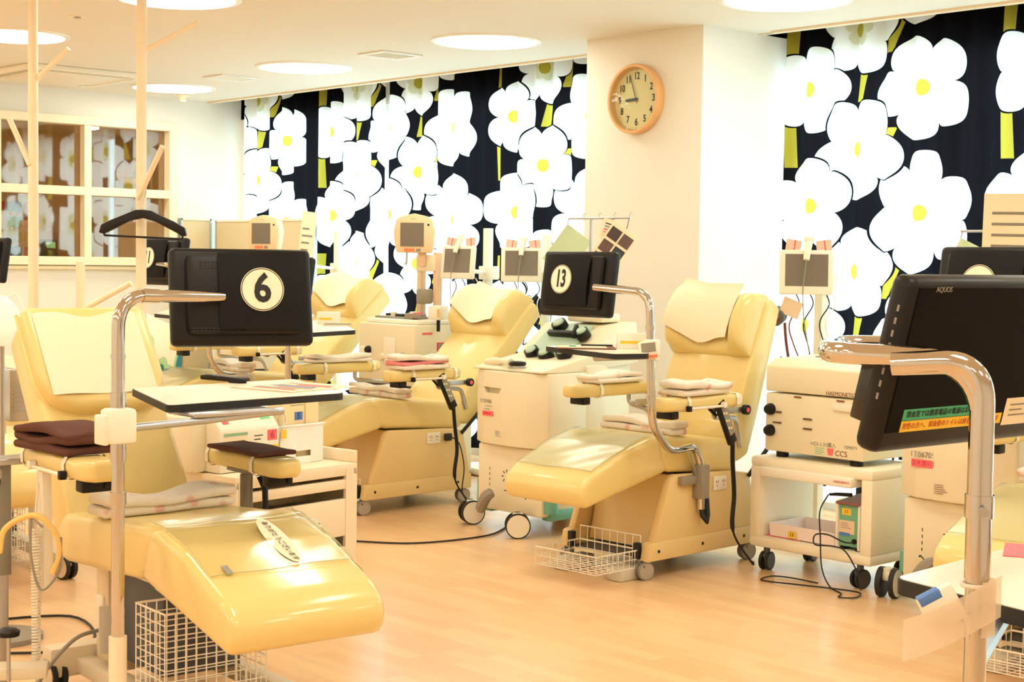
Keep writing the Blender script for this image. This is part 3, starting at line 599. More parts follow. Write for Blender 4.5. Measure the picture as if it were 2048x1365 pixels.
# ---------------------------------------------------------------- televisions, poles, tray tables
def tv(label, pos, head, tilt, num=None, w=0.46, h=0.30, front=False, cover=0.1, group='donor chair televisions'):
    """local: x = width (viewer of the back: right), y = screen side, z = up"""
    t = thing('television', label, 'television', pos, 0, group); t.rotation_euler = (Euler((0, 0, math.radians(head))).to_matrix() @ Euler((-math.radians(tilt), 0, 0)).to_matrix()).to_euler()
    M().box((0, .012, 0), (w, .05, h), .018, 3).obj('casing', DARK, t)
    M().prism([(-w * .40, -h * .40), (w * .40, -h * .40), (w * .40, h * .42), (-w * .40, h * .42)], -.045, 0, 'xz', .02, 2).obj('rear_housing', DARK, t)
    M().box((0, .0375, .012), (w - .035, .002, h - .055)).obj('screen', SCREENB, t, False)
    v = M()
    for i in range(6):
        for j in range(3): v.box((-w * .30 + i * .012, -.0455, h * .27 + j * .009), (.008, .002, .005))
    for i in range(14):
        for j in range(2): v.box((-w * .36 + i * .012, -.0135 - .031, -h * .37 + j * .008), (.008, .002, .004))
    g = v.obj('vent_slots', INK, t, False); g['kind'] = 'stuff'
    if not front:
        def f(a, b):
            e = 1 - abs(2 * a - 1) ** 4
            return Vector((-w * .17 + cover * w + (w * .62) * (a - .35), -.050 - .016 * e - .012 * math.sin(math.pi * b), -h * .36 + h * .78 * b))
        c = M().grid(f, 14, 8, .001).obj('black_cover', CLOTHB, t)
        if num:
            cx = -w * .17 + cover * w + w * .62 * .12; yy = -.0795; rr = h * .205
            M().cyl((cx, yy, .01), (cx, yy - .001, .01), rr, n=36).obj('number_disc', mat('cream_disc', (252, 240, 212), .5), c)
            M().tube([(cx + rr * 1.06 * math.cos(a), yy, .01 + rr * 1.06 * math.sin(a)) for a in [i * math.pi / 18 for i in range(36)]], .0012, 5, True).obj('disc_outline', mat('cream_disc', (252, 240, 212), .5), c)
            if num.strip(): text(num, (cx, yy - .0018, .01), (1, 0, 0), (0, 0, 1), h * (.40 if len(num) < 2 else .36), INK, c, 'numeral', sx=.9 if len(num) < 2 else .62, bold=.0035)
    M().box((0, -.05, 0), (.10, .03, .10), .006).obj('mount_plate', DARK, t)
    return t
def pole(label, path, r=0.019, rings=(), group='chrome monitor poles', sleeve=None, name='monitor_pole', fil=.09, arm_r=None):
    p = [Vector(q) for q in path]; t = thing(name, label, 'monitor pole', (p[0].x, p[0].y, 0), 0, group); o = Vector((p[0].x, p[0].y, 0)); q = [v - o for v in p]
    M().tube(fillet(q, fil, 10), r, 18).obj('tube', CHROME, t)
    for z, rr, hh in rings: M().cyl((q[0].x, q[0].y, z), (q[0].x, q[0].y, z + hh), rr, n=20).obj('clamp_ring', CHROME, t)
    if sleeve: M().cyl((0, 0, 0), (0, 0, sleeve), r * 1.35, n=18).obj('sleeve', PWOOD, t)
    return t
def table(parent, pts, z, th=.022, name='tray_top', bevel=.03):
    P = [Vector((p[0], p[1], 0)) for p in pts]; P = [Vector((v.x, v.y, 0)) for v in fillet(P + [P[0], P[1]], bevel, 4)]
    k = 1; P = P[1 + 0:-6] if False else P
    pts2 = []
    n = len(pts)
    for i in range(n):
        a, b, c = Vector(pts[i - 1]), Vector(pts[i]), Vector(pts[(i + 1) % n]); d0 = (a - b).normalized() * bevel; d1 = (c - b).normalized() * bevel
        for q in range(5):
            s = q / 4; pts2.append(((b + d0) * (1 - s) ** 2 + b * 2 * s * (1 - s) + (b + d1) * s * s))
    o = M().prism([(v.x, v.y) for v in pts2], z - th, z, 'xy').obj(name, RUBBER, parent)
    c = sum((Vector((v.x, v.y)) for v in pts2), Vector((0, 0))) / len(pts2)
    M().prism([(c.x + (v.x - c.x) * .985, c.y + (v.y - c.y) * .985) for v in pts2], z - .002, z + .0015, 'xy').obj('laminate', TABLETOP, o, False)
    return o
# numbered 6
p6 = at(236, 900, 4.40); p6.z = 0
P6 = pole('chrome pole with bent arm carrying the monitor numbered 6', [p6, p6 + Vector((0, 0, 1.335)), Vector((2.468, 4.030, 1.325))], rings=((.74, .024, .035), (1.155, .0215, .012), (.86, .0225, .20)), sleeve=.36, fil=.10)
M().cyl((.075, .007, 1.333), (.13, .012, 1.331), .0225, n=18).obj('arm_collar', CHROME, P6)
M().cyl((0, 0, .0), (0, 0, .02), .05, n=20).obj('foot', MT['pale_metal'], P6)
o = Vector((p6.x, p6.y, 0))
TV6 = tv('black television with number six cover above the remote control', (2.553, 4.055, 1.325), -20, 11.5, '6', cover=.20, w=.435)
tb = [Vector((2.526, 4.697)), Vector((2.33, 4.109)), Vector((3.026, 4.172)), Vector((3.22, 4.75))]
T6 = table(P6, [v - o.xy for v in tb], 1.0)
M().tube([(.02, .0, .955), (.30, .06, .955), (.62, .10, .965)], .012, 10).box((.42, .12, .972), (.30, .16, .012), .004).obj('table_arm', SILVER, P6)
M().box((-.005, -.012, .965), (.085, .07, .10), .012).box((-.05, .0, .955), (.02, .06, .085), .006).obj('pole_bracket', CREAMW, P6)
# numbered 13
p13 = local(C13, -.045, -.30)
n13 = lambda s, z, l=-.30: local(C13, s, l, z)
P13 = pole('chrome pole with curved lower bend carrying the monitor numbered 13', [n13(.33, .30), n13(.325, .50), n13(.27, .60), n13(.02, .60, -.36), at(1303, 850, 6.7), at(1300, 586, 6.7), on_x(1190, 575, 4.925)], r=.0185, fil=.085)
oo = Vector((P13.location.x, P13.location.y, 0))
a, b_, c_ = at(1301, 660, 6.7) - oo, at(1302, 800, 6.7) - oo, n13(.33, .30) - oo
for q in (a, b_): M().cyl(q, q + Vector((0, 0, .018)), .0225, n=18).obj('clamp_ring', CHROME, P13)
M().tube([at(1306, 845, 6.7) - oo, n13(.02, .60, -.36) - oo], .005, 6).obj('brace_rod', SILVER, P13); M().tube([n13(.24, .57) - oo, n13(.30, .44) - oo], .005, 6).obj('brace_rod', SILVER, P13)
M().box(n13(.325, .43) - oo, (.06, .06, .16), .006).box(n13(.25, .44, -.285) - oo, (.12, .03, .04), .004).obj('chair_clamp', mat('taupe_metal', (150, 138, 120), .45), P13)
M().tube([c_ + Vector((0, 0, .02)), c_ + Vector((0, -.01, -.03)), c_ + Vector((0.02, -.02, -.06)), c_ + Vector((.035, -.01, -.03)), c_ + Vector((.035, 0, .06))], .013, 10).obj('rubber_grip', RUBBER, P13)
tv('black television with number thirteen cover next to the clock column', at(1154, 568, 7.1), -90, 8, '13', cover=.04)
tb = [on_z(1088, 693, 1.06), on_z(1228, 709, 1.06), on_z(1300, 708, 1.06), on_z(1225, 688, 1.06)]
T13 = table(P13, [v.xy - oo.xy for v in tb], 1.06 )
M().tube([at(1301, 712, 6.7) - oo, on_z(1190, 716, 1.02) - oo], .016, 10).obj('table_arm', SILVER, P13)
pb = at(1304, 700, 6.7) - oo
M().box(pb, (.075, .06, .09), .01, rot=(0, 0, .5)).obj('pole_bracket', CREAMW, P13)
cp = at(1297, 700, 6.64) - oo
rr = Vector((rt.x, rt.y, 0)); 
d = M().box((0, 0, 0), (.085, .075, .014), .004); d.bm.transform(basis(cp, rr * .95 + Vector((0, 0, .12)), Vector((0, 0, 1)) - rr * .12)); d.obj('pole_timer', CREAMW, P13)
d = M().box((0, .01, .0075), (.062, .04, .002)); d.bm.transform(basis(cp, rr * .95 + Vector((0, 0, .12)), Vector((0, 0, 1)) - rr * .12)); d.obj('timer_screen', GREYP, P13)
d = M().box((0, -.029, .0075), (.07, .012, .002)); d.bm.transform(basis(cp, rr * .95 + Vector((0, 0, .12)), Vector((0, 0, 1)) - rr * .12)); d.obj('timer_label', ORANGEL, P13)
# numbered 12, 11, 10 and 14 farther off
P12 = pole('thin chrome pole with tray table at the chair with pink towel', [local(C12, -.10, .33, 0.0), local(C12, -.10, .33, 1.29), Vector((4.80, 7.34, 1.29)), Vector((4.56, 7.26, 1.29)), Vector((4.585, 7.03, 1.29))], r=.0175)
o12 = Vector((P12.location.x, P12.location.y, 0))
tv('black flat television partly hidden behind the one numbered 6', (4.64, 6.96, 1.30), -90, 8, None)
table(P12, [v.xy - o12.xy for v in (on_z(590, 668, 1.06), on_z(712, 661, 1.06), on_z(690, 651, 1.06), on_z(640, 641, 1.06), on_z(600, 645, 1.06))], 1.06)
M().tube([(0, 0, 1.02), (on_z(640, 655, 1.03) - o12)], .014, 8).obj('table_arm', SILVER, P12)
n11 = lambda s, z, l=-.30: local(C11, s, l, z)
P11 = pole('thin chrome pole with S bend carrying the monitor numbered 11', [n11(.33, .40), n11(.325, .58), n11(.27, .68), n11(.06, .68), n11(-.045, .78), n11(-.06, 1.39), Vector((5.0, 8.40, 1.39)), Vector((4.80, 8.44, 1.39)), Vector((4.845, 8.66, 1.39))], r=.0175, fil=.085)
M().box(n11(.325, .48) - P11.location, (.06, .06, .12), .006).obj('chair_clamp', MT['taupe_metal'], P11)
tv('black television with number eleven cover below the coat hanger', (4.905, 8.72, 1.41), -84, 8, '11', cover=.0)
o11 = P11.location.copy()
table(P11, [v.xy - o11.xy for v in (on_z(308, 628, 1.07), on_z(430, 640, 1.07), on_z(440, 622, 1.07), on_z(350, 616, 1.07))], 1.07)
_t = at(-20, 520, 10.3)
P10 = pole('chrome pole carrying the television by the glazed side wall', [Vector((_t.x - .40, _t.y + .15, 0)), _t + Vector((-.40, .15, 0)), _t + Vector((-.05, .04, 0))])
M().lathe([(.20, 0), (.20, .012), (.03, .03), (.001, .03)], 24).obj('floor_base', CHROME, P10)
tv('black flat television standing off against the glazed side wall', at(-20, 520, 10.3), -90, 8, None)
P14 = pole('chrome pole behind the large screen carrying a second television', [local(C14, -.05, -.32, 0), local(C14, -.05, -.32, 1.38), Vector((4.88, 2.48, 1.38)), Vector((4.68, 2.54, 1.38)), Vector((4.735, 2.77, 1.38))], r=.0185)
tv('black flat television half hidden behind the large near screen', (4.79, 2.83, 1.37), -90, 8, ' ', cover=.04)
# near pole and screen
pn = Vector((2.229, 1.336, 0))
PN = pole('thick chrome pole in front with folded arm and wrapped pouch', [pn, Vector((pn.x, pn.y, 1.30)), at(1668, 706, 2.62), at(1652, 700, 2.72), at(1676, 689, 2.88), at(1850, 694, 2.92)], r=.0185, fil=.11)
on = Vector((pn.x, pn.y, 0))
M().tube(fillet([(0, 0, 1.085), (0, 0, 1.30), at(1785, 729, 2.55) - on], .11, 10), .0203, 18).obj('outer_sleeve', CHROME, PN)
M().cyl((0, 0, .945), (0, 0, 1.09), .0205, n=20).obj('lower_sleeve', CHROME, PN); M().cyl((0, 0, 1.045), (0, 0, 1.082), .0235, n=20).obj('clamp_ring', CHROME, PN)
M().cyl((-.02, -.02, 1.06), (-.035, -.03, 1.06), .008, n=10).obj('clamp_screw', SILVER, PN); M().lathe([(.22, 0), (.22, .012), (.03, .03), (.001, .03)], 28).obj('floor_base', CHROME, PN)
TN = tv('large black television facing out with green and yellow notice strips', at(1927, 716, 2.771), 13, 0, None, w=.50, h=.31, front=True)
hd = math.radians(-2.6); rx = Vector((math.cos(hd), math.sin(hd), 0)); nz = Vector((math.sin(hd), -math.cos(hd), 0))   # screen looks along nz
tl = math.radians(14.2); upn = (Vector((0, 0, 1)) * math.cos(tl) + nz * math.sin(tl)); nn = rx.cross(upn)
M3 = Matrix((-rx, nn, upn)).transposed()
TN.rotation_euler = M3.to_euler()
L0, R0, FZ = .25, -.25, .0385     # local x runs to the left of the viewer
e = ((-1, 0, 0), (0, 0, 1))
label_plate((.060, FZ, -.085), *e, .27, .020, GREENL, TN, 'notice_strip'); label_plate((.045, FZ, -.106), *e, .30, .020, YELL, TN, 'notice_strip')
text('採血室では携帯電話の電源はお切り下さい', (.062, FZ + .0006, -.085), *e, .013, INK, TN); text('男性の方へ、採血後のトイレは座位でお願いします', (.047, FZ + .0006, -.106), *e, .0125, mat('orange_ink', (206, 96, 30), .6), TN)
label_plate((-.165, FZ, -.095), *e, .11, .052, PAPER, TN, 'notice_card'); lines((-.155, FZ + .001, -.092), *e, .06, .03, 3, GREYINK, TN)
text('AQUOS', (.165, FZ + .0006, .137), *e, .013, GREYP, TN)
c = M(); c.box((.238, -.02, -.06), (.010, .03, .10), .004); c.obj('side_grip', DARKG, TN)
c = M()
for i in range(8): c.box((.2505, .018, .10 - i * .022), (.002, .004, .011))
c.obj('side_buttons', GREYP, TN, False)
tN = table(PN, [v.xy - on.xy for v in (on_z(1786, 1157, .84), on_z(2130, 1066, .84), on_z(2330, 1160, .84), on_z(2080, 1232, .84))], .84, th=.03, bevel=.03)
M().tube([(0, 0, .80), (on_z(2060, 1150, .80) - on)], .014, 8).obj('table_arm', SILVER, PN)
g = thing('pink_leaflet', 'pink leaflet lying on the near tray table', 'leaflet', on_z(2052, 1106, .842)); M().box((.02, 0, .0008), (.16, .11, .0015), 0, 1, (0, 0, .5)).obj('sheet', PINKL, g, False)
# pouch wrapped on the near pole with a small device inside
pc = thing('pole_pouch', 'translucent cream pouch wrapped around the near chrome pole', 'pouch', (pn.x, pn.y, .875))
fwn = Vector((-fh.x, -fh.y, 0)); rtn = Vector((rt.x, rt.y, 0))
def pf(a, b):
    s = -.125 + .155 * a
    return rtn * s + fwn * (.030 + .012 * math.sin(a * 3)) + Vector((0, 0, -.055 + .068 * b + .075 * (a ** 1.1) - .005))
M().grid(pf, 20, 8, .002).obj('front_sheet', POUCHM, pc, ang=80)
M().tube([rtn * .024 * math.cos(a) + fwn * .024 * math.sin(a) + Vector((0, 0, .06)) for a in [i * math.pi / 8 for i in range(16)]], .004, 6, True).obj('wrap_band', POUCHM, pc)
M().grid(lambda a, b: rtn * (.03 * math.cos(-1.57 + 3.3 * a)) + fwn * (.03 * -math.sin(-1.57 + 3.3 * a)) + Vector((0, 0, -.02 + .09 * b)), 10, 3, .002).obj('wrap_sheet', POUCHM, pc)
dv = thing('timer_device', 'small white device with blue label tucked into the pole pouch', 'device', Vector((pn.x, pn.y, .900)) + rtn * -.060 + fwn * .012)
q = M().box((0, 0, 0), (.062, .062, .022), .006); q.bm.transform(basis((0, 0, 0), rtn + Vector((0, 0, .55)), Vector((0, 0, 1)) - rtn * .55)); q.obj('case', CREAMW, dv)
q = M().box((-.010, .0245, 0.0), (.038, .015, .0232), .002); q.bm.transform(basis((0, 0, 0), rtn + Vector((0, 0, .55)), Vector((0, 0, 1)) - rtn * .55)); q.obj('blue_label', BLUEL, dv)
# ---------------------------------------------------------------- machines
def big_caster(t, x, y, r, ztop, ang, plain=True):
    dx, dy = math.cos(ang), math.sin(ang); sd = Vector((-dy, dx, 0)); c = Vector((x, y, r))
    f = M().cyl((x, y, r * 1.2), (x, y, ztop), r * .42, n=14).box((x, y, r * 1.45), (r * .9, r * .8, r * .7), r * .2).obj('caster', CREAMW, t)
    for s in (-1, 1):
        w = M().cyl(c + sd * s * r * .28, c + sd * s * r * .62, r, n=28).obj('wheel', RUBBER, f)
        M().cyl(c + sd * s * r * .62, c + sd * s * r * .66, r * .9, n=28).obj('wheel_cover', CREAMW, f)
    return f
def sep_machine(label, loc, th, variant):
    t = thing('apheresis_machine', label, 'medical machine', loc, math.radians(th), 'tall blood separators'); w = .275
    def xy(pts): return [(p[1], p[0]) for p in pts]       # (across, back) -> (x back, y across)
    lower = [(-w + .03, .0), (w - .03, .0), (w - .02, .45), (w - .08, .70), (-w + .08, .70), (-w + .02, .45)]
    lb = M().prism(xy(lower), .11, .462, 'xy', .012, 2).obj('lower_body', BEIGE, t)
    upper = [(-w, .015), (-w * .6, -.04), (0, -.055), (w * .6, -.04), (w, .015), (w, .30), (-w, .30)]
    ub = M().prism(xy(upper), .468, .862, 'xy', .012, 2).obj('front_door', BEIGE, t)
    M().prism(xy([(-w, .29), (w, .29), (w - .01, .45), (w - .07, .72), (-w + .07, .72), (-w + .01, .45)]), .46, .90, 'xy', .015, 2).obj('rear_body', BEIGE2, t)
    M().prism([(-.03, .864), (-.03, .875), (.30, .935), (.52, 1.10), (.70, 1.12), (.72, .90), (.30, .862)], -w + .012, w - .012, 'xz', .012, 2).obj('top_deck', BEIGE, t)
    sl = math.atan2(.165, .22); pan = M().box((.39, .02, 1.015), (.27, .30, .02), .006, 2, (0, -sl, 0)).obj('pump_panel', PALEG, t)
    nrm = Vector((-math.sin(sl), 0, math.cos(sl))); ax = Vector((math.cos(sl), 0, math.sin(sl)))
    for a, y, r in ((-.15, .10, .043), (-.16, -.01, .045), (-.14, -.13, .043), (.03, -.14, .04), (.09, .08, .046)):
        c = Vector((.39, y, 1.02)) + ax * a; p = M().cyl(c, c + nrm * .045, r, r * .92, n=20).obj('pump_knob', DARK, t); M().cyl(c + nrm * .045, c + nrm * .055, r * .72, r * .6, n=18).obj('knob_cap', PALEG, p)
    c = Vector((.39, .0, 1.025)) + ax * .02; M().box(c + nrm * .02, (.03, .22, .03), .006, 2, (0, -sl, 0)).box(c + nrm * .04 + Vector((0, -.10, 0)), (.09, .025, .03), .006, 2, (0, -sl, .5)).obj('tube_clip', DARK, t)
    q = Vector((-.0, .08, .895)); h = M().tube(bez([q + Vector((.05, .16, 0)), q + Vector((.03, .02, .012)), q + Vector((.0, -.08, .01))]), [.018 + .006 * math.sin(i * .3) for i in range(25)], 10).obj('handpiece', BEIGE, t)
    M().tube([q + Vector((.0 + .035 * math.cos(a), -.13 + .035 * math.sin(a), .01)) for a in [i * math.pi / 8 for i in range(16)]], .012, 8, True).obj('ring_clip', DARK, h)
    M().box((.58, -.05, 1.14), (.16, .26, .05), .015).obj('rear_hood', BEIGE, t)
    # handle recess, feet
    cut(ub, M().prism([(-.075, .772), (.075, .772), (.055, .742), (-.055, .742)], -.10, -.005, 'yz', 0, 1, Matrix.Translation((0, .09, 0)))); M().box((-.006, .09, .757), (.004, .15, .03)).obj('handle_recess', BEIGE, t)
    for s in (-1, 1): M().cyl((.06, s * (w - .03), .13), (.06, s * (w - .03), .26 if variant == 1 else .22), .045, n=18).box((.35, s * (w - .05), .115), (.60, .07, .06), .015).obj('teal_foot', TEAL, t)
    for x, y, a in ((.05, w + .07, -.45 if variant == 1 else .25), (-.06, -.13, -.7), (.62, w - .08, .3), (.62, -w + .08, .3)): big_caster(t, x, y, .066, .13, a)
    M().tube(bez([(-.02, .18, .12), (-.09, .12, .13), (-.12, .05, .20), (-.10, .02, .225)]), [.008] + [.02 + .012 * math.sin(i / 24 * 3.1) for i in range(24)], 8).obj('brake_lever', GREYP, t)
    M().box((-.008, -w + .035, .38), (.012, .012, .13), .002).obj('slot_shade', INK, t)  # black box painted in for the shade of a gap between body panels
    # printed marks on the lower body
    X_ = -.0006; b = M()
    for k, y in enumerate((.15,)):
        for i in range(4): b.box((X_, y, .33 - i * .028), (.001, .004, .014))
        b.box((X_, y - .005, .21), (.001, .03, .005), rot=(.7, 0, 0)).box((X_, y + .01, .215), (.001, .008, .008))
    for i in range(8):
        a = i * math.pi / 4; b.box((X_, .02 + .03 * math.cos(a), .30 + .03 * math.sin(a)), (.001, .016, .005), rot=(a, 0, 0))
    b.box((X_, .02, .225), (.001, .035, .005)).box((X_, -.14, .27), (.001, .034, .004)).box((X_, -.14, .302), (.001, .034, .004)).box((X_, -.124, .286), (.001, .004, .034)).box((X_, -.156, .286), (.001, .004, .034)).box((X_, -.14, .21), (.001, .05, .005), rot=(-.7, 0, 0))
    b.tube([(X_, -.14 + .012 * math.cos(a), .305 + .022 * math.sin(a)) for a in (0, .5, 1, 1.57, 2.1, 2.6, 3.14)], .002, 5)
    mk = b.obj('pictogram', INK, t, False); mk['kind'] = 'stuff'
    FX = -.0560
    def fx(y): 
        pts = sorted([(p[0], p[1]) for p in upper[:5]])
        for (a, c), (d, e) in zip(pts, pts[1:]):
            if a <= y <= d: return c + (e - c) * (y - a) / (d - a) - .0035
        return -.06
    if variant == 1:
        text('trima', (fx(.12), .14, .70), *FR, .038, GREYINK, t, sx=1.1); lines((fx(.12), .10, .672), *FR, .08, .012, 1, GREYINK, t)
        label_plate((fx(.10), .12, .632), *FR, .085, .026, PINKL, t); lines((fx(.10) - .0006, .12, .632), *FR, .07, .016, 1, RED, t, th=.7)
        lines((fx(.12), .12, .655), *FR, .06, .012, 1, GREYINK, t); lines((fx(.05), .03, .53), *FR, .06, .035, 4, GREYINK, t)
    else:
        text('1T06705', (fx(.12), .13, .655), *FR, .034, GREYINK, t); label_plate((fx(.12), .12, .618), *FR, .125, .034, PINKL, t); text('②大宮11番', (fx(.12) - .0006, .12, .618), *FR, .026, mat('magenta_ink', (190, 40, 70), .6), t)
        lines((fx(.02), .03, .52), *FR, .07, .045, 5, BROWNINK, t)
    # rear pole with hook bar
    zb, y0, y1 = (1.685, .17, -.29) if variant == 1 else (1.61, .38, -.10)
    pz = M().cyl((.60, .0, .9), (.60, .0, zb), .008, n=10).obj('iv_pole', SILVER, t)
    M().cyl((.60, y0, zb), (.60, y1, zb), .006, n=10).obj('hook_bar', SILVER, pz)
    hk = M()
    for i in range(5): y = y0 + (y1 - y0) * i / 4.05; hk.tube([(.60, y, zb + .004), (.60, y, zb + .02), (.60, y - .012, zb + .03), (.60, y - .02, zb + .02)], .002, 5)
    hk.obj('hooks', SILVER, pz)
    return t
S1 = sep_machine('tall beige blood separator with pump deck between the chairs with towels', (5.47, 6.06, 0), 2, 1)
S2 = sep_machine('tall beige blood separator marked 1T06705 behind the near chrome pole', (5.68, 3.52, 0), 0, 2)
# folders and picture cards hanging from the hook bar behind the monitor numbered 13
def card(name, label, cat, pos, right, w, h, m, rot, th=.004, pics=False, txt=False, corner=False, bar=None):
    t = thing(name, label, cat, pos); R_ = Vector(right).normalized(); ca_, sa_ = math.cos(rot), math.sin(rot); r = R_ * ca_ + Vector((0, 0, 1)) * sa_; u = Vector((0, 0, 1)) * ca_ - R_ * sa_
    b = M().box((w / 2 if corner else 0, -h / 2, 0), (w, h, th), .001, 1); b.bm.transform(basis((0, 0, 0), r, u)); b.obj('sheet', m, t, False)
    if bar is not None: M().tube([Vector((0, 0, -.004)), Vector(bar) - t.location], .0022, 5).obj('string', REDCU, t)
    if pics:
        for i in range(3):
            for j in range(2):
                p = r * (-w * .23 + j * w * .46) - u * (h * .2 + i * h * .27) + r.cross(u) * (th / 2 + .0008); d = M().box((0, 0, 0), (w * .40, h * .22, .0012)); d.bm.transform(basis(p, r, u)); d.obj('photo', mat('dark_photo_%d' % ((i + j) % 3), ((80, 64, 60), (110, 84, 76), (60, 62, 66))[(i + j) % 3], .5, var=.5, vscale=60), t, False)
    if txt: lines(r.cross(u) * (th / 2 + .0008) - u * h * .5, r, u, w * .75, h * .7, txt, GREYINK, t)
    return t
card('folder', 'pale green plastic folder hanging from the hook bar by the column', 'folder', local(S1, .585, .165, 1.655), rt, .17, .24, mat('pale_green_folder', (206, 222, 180), .5), -.62, corner=True, bar=local(S1, .597, .165, 1.685))
card('picture_card', 'white card with six dark photographs hanging against the column', 'card', local(S1, .575, -.285, 1.625), rt, .16, .30, PAPER, -.6, pics=True, bar=local(S1, .597, -.285, 1.685))
c = card('colour_key_card', 'small white card with coloured lines hanging from the hook bar', 'card', local(S1, .560, -.185, 1.675), rt, .075, .11, PAPER, -.28, bar=local(S1, .597, -.185, 1.685))
for i, mm in enumerate((INK, BLUEL, RED, PINKL, YELL)):
    d = M().box((0, 0, 0), (.045, .006, .001)); r = rt * math.cos(-.28) + Vector((0, 0, 1)) * math.sin(-.28); u = Vector((0, 0, 1)) * math.cos(-.28) - rt * math.sin(-.28); d.bm.transform(basis(r.cross(u) * .003 - u * (.025 + i * .016), r, u)); d.obj('colour_line', mm, c, False)
card('folder', 'pale green plastic folder hanging behind the half hidden television', 'folder', local(S2, .585, .37, 1.58), rt, .17, .36, MT['pale_green_folder'], -.45, corner=True, bar=local(S2, .597, .37, 1.61))
card('notice_sheet', 'large cream notice sheet in clear sleeve standing behind the televisions', 'notice', Vector((6.271, 3.60, 1.775)), (0, -1, 0), .36, .42, PAPER, -.02, txt=6)
card('notice_sheet', 'tall cream printed sheet on a stand by the deep donor chair', 'notice', at(620, 424, 11.6), rt, .11, .68, PAPER, -.10, txt=9)
nsp = thing('display_pole', 'square cream pole with clamp behind the tall printed sheet', 'pole', (7.05, 9.826, 0)); M().box((0, 0, .825), (.05, .05, 1.65), .004).obj('post', CREAMW, nsp); M().box((0, -.01, 1.36), (.09, .11, .09), .006).obj('clamp', CREAMW, nsp); M().box((0, 0, .03), (.34, .34, .05), .02).obj('floor_base', CREAMW, nsp); M().tube([(0, 0, 1.36), at(606, 530, 11.605) - nsp.location], .012, 8).obj('arm', CREAMW, nsp)
# ---- centrifuge machine on its cart
ct = thing('equipment_cart', 'white open cart on black casters carrying the boxy beige machine', 'cart', (5.75, 4.32, 0))
bw = .345; cm = mat('cream_laminate', (250, 238, 210), .4)
def rrect(y0, y1, z0, z1, r=.03): return [(y0 + r, z0), (y1 - r, z0), (y1, z0 + r), (y1, z1 - r), (y1 - r, z1), (y0 + r, z1), (y0, z1 - r), (y0, z0 + r)]
for s in (-1, 1): M().box((.21, s * (bw - .032), .325), (.416, .06, .34), .008).obj('side', cm, ct)
M().box((.21, 0, .515), (.42, 2 * bw, .05), .016).obj('top', cm, ct); M().box((.21, 0, .135), (.42, 2 * bw, .05), .014).obj('bottom_shelf', cm, ct)
dr = M().box((.17, .01, .475), (.40, .52, .045), .008).obj('drawer', CREAMW, ct); text('HAEMONETICS', (-.0312, -.20, .476), *FR, .014, RED, dr, sx=.9)
M().box((.215, bw - .063, .33), (.38, .006, .33)).obj('inner_lining', cm, ct, False)
for x in (.04, .38):
    for s in (-1, 1): caster(ct, x, s * (bw - .08), .12, .044, wm=RUBBER, hub=mat('dark_hub', (60, 56, 52), .4), ang=.2 * s)
cc = thing('centrifuge', 'boxy beige blood processor with dark knobs standing on the white cart', 'medical machine', (5.79, 4.335, .54))
M().box((.24, 0, .165), (.48, .56, .275), .012).obj('body', BEIGE, cc)
M().prism([(.0, .31), (.0, .43), (.06, .462), (.47, .475), (.48, .46), (.48, .31)], -.28, .28, 'xz', .01, 2).obj('lid', BEIGE, cc)
for x in (.05, .43):
    for s in (-1, 1): M().cyl((x, s * .21, 0), (x, s * .21, .03), .03, n=14).obj('foot', DARK, cc)
text('HAEMONETICS', (-.0006, -.155, .322), *FR, .027, BROWNINK, cc, sx=.95)
for z in (.225, .125): M().lathe([(.028, 0), (.028, .012), (.02, .03), (.001, .031)], 18, Matrix.Translation((0, .245, z)) @ rotm).obj('knob', DARK, cc)
for y, z in ((.205, .215), (.205, .165), (.03, .195), (.03, .150)): M().box((-.004, y, z), (.008, .05, .008), .003).obj('latch', mat('bronze', (112, 84, 58), .4, metal=.4), cc)
M().box((-.006, -.17, .265), (.012, .11, .035), .004).obj('catch', CREAMW, cc)
for y in (.09, -.15): M().box((-.003, y, .293), (.004, .04, .006)).obj('hinge_mark', BROWNINK, cc, False)
text('H23-1-31購入', (-.0006, -.06, .085), *FR, .024, GREYINK, cc); text('10M079', (-.0006, -.21, .085), *FR, .022, GREYINK, cc)
lines((-.0006, -.045, .055), *FR, .06, .035, 4, GREENL, cc); M().prism([(-.012, .04), (.012, .04), (.018, .072), (-.018, .072)], -.0012, 0, 'yz', 0, 1, Matrix.Translation((0, -.10, 0))).obj('red_mark', PINKL, cc, False)
text('CCS', (-.0006, -.16, .052), *FR, .036, BROWNINK, cc); M().box((.12, .02, .478), (.02, .12, .006), .002).obj('lid_grip', GREYP, cc)
tr = thing('plastic_tray', 'shallow translucent pink tray labelled 13 on the cart shelf', 'tray', (5.80, 4.388, .1665))
q = M(); q.box((.13, .0, .004), (.26, .36, .006))
for s in (-1, 1): q.box((.13, s * .185, .03), (.27, .006, .06), 0, 1, (-.15 * s, 0, 0)).box((.13 + s * .135, 0, .03), (.006, .37, .06), 0, 1, (0, .15 * s, 0))
q.obj('tray', mat('translucent_white', (252, 232, 226), .4), tr); label_plate((-.014, .05, .02), *FR, .045, .03, YELL, tr); text('13', (-.0155, .05, .02), *FR, .024, INK, tr)
pk = thing('pink_folder', 'flat pink folder lying under the shallow tray on the cart', 'folder', (5.80, 4.48, .1605)); M().box((.12, 0.02, .003), (.24, .20, .005)).obj('sheet', PINKL, pk, False)
pm = thing('pump_unit', 'small green device labelled 11 with cream end caps on the cart', 'device', (5.79, 4.125, .16))
M().box((.08, 0, .115), (.16, .115, .20), .012).obj('body', mat('device_green', (118, 178, 140), .45), pm)
for s in (-1, 1): M().box((.08, s * .060, .11), (.18, .014, .21), .006).obj('end_cap', CREAMW, pm)
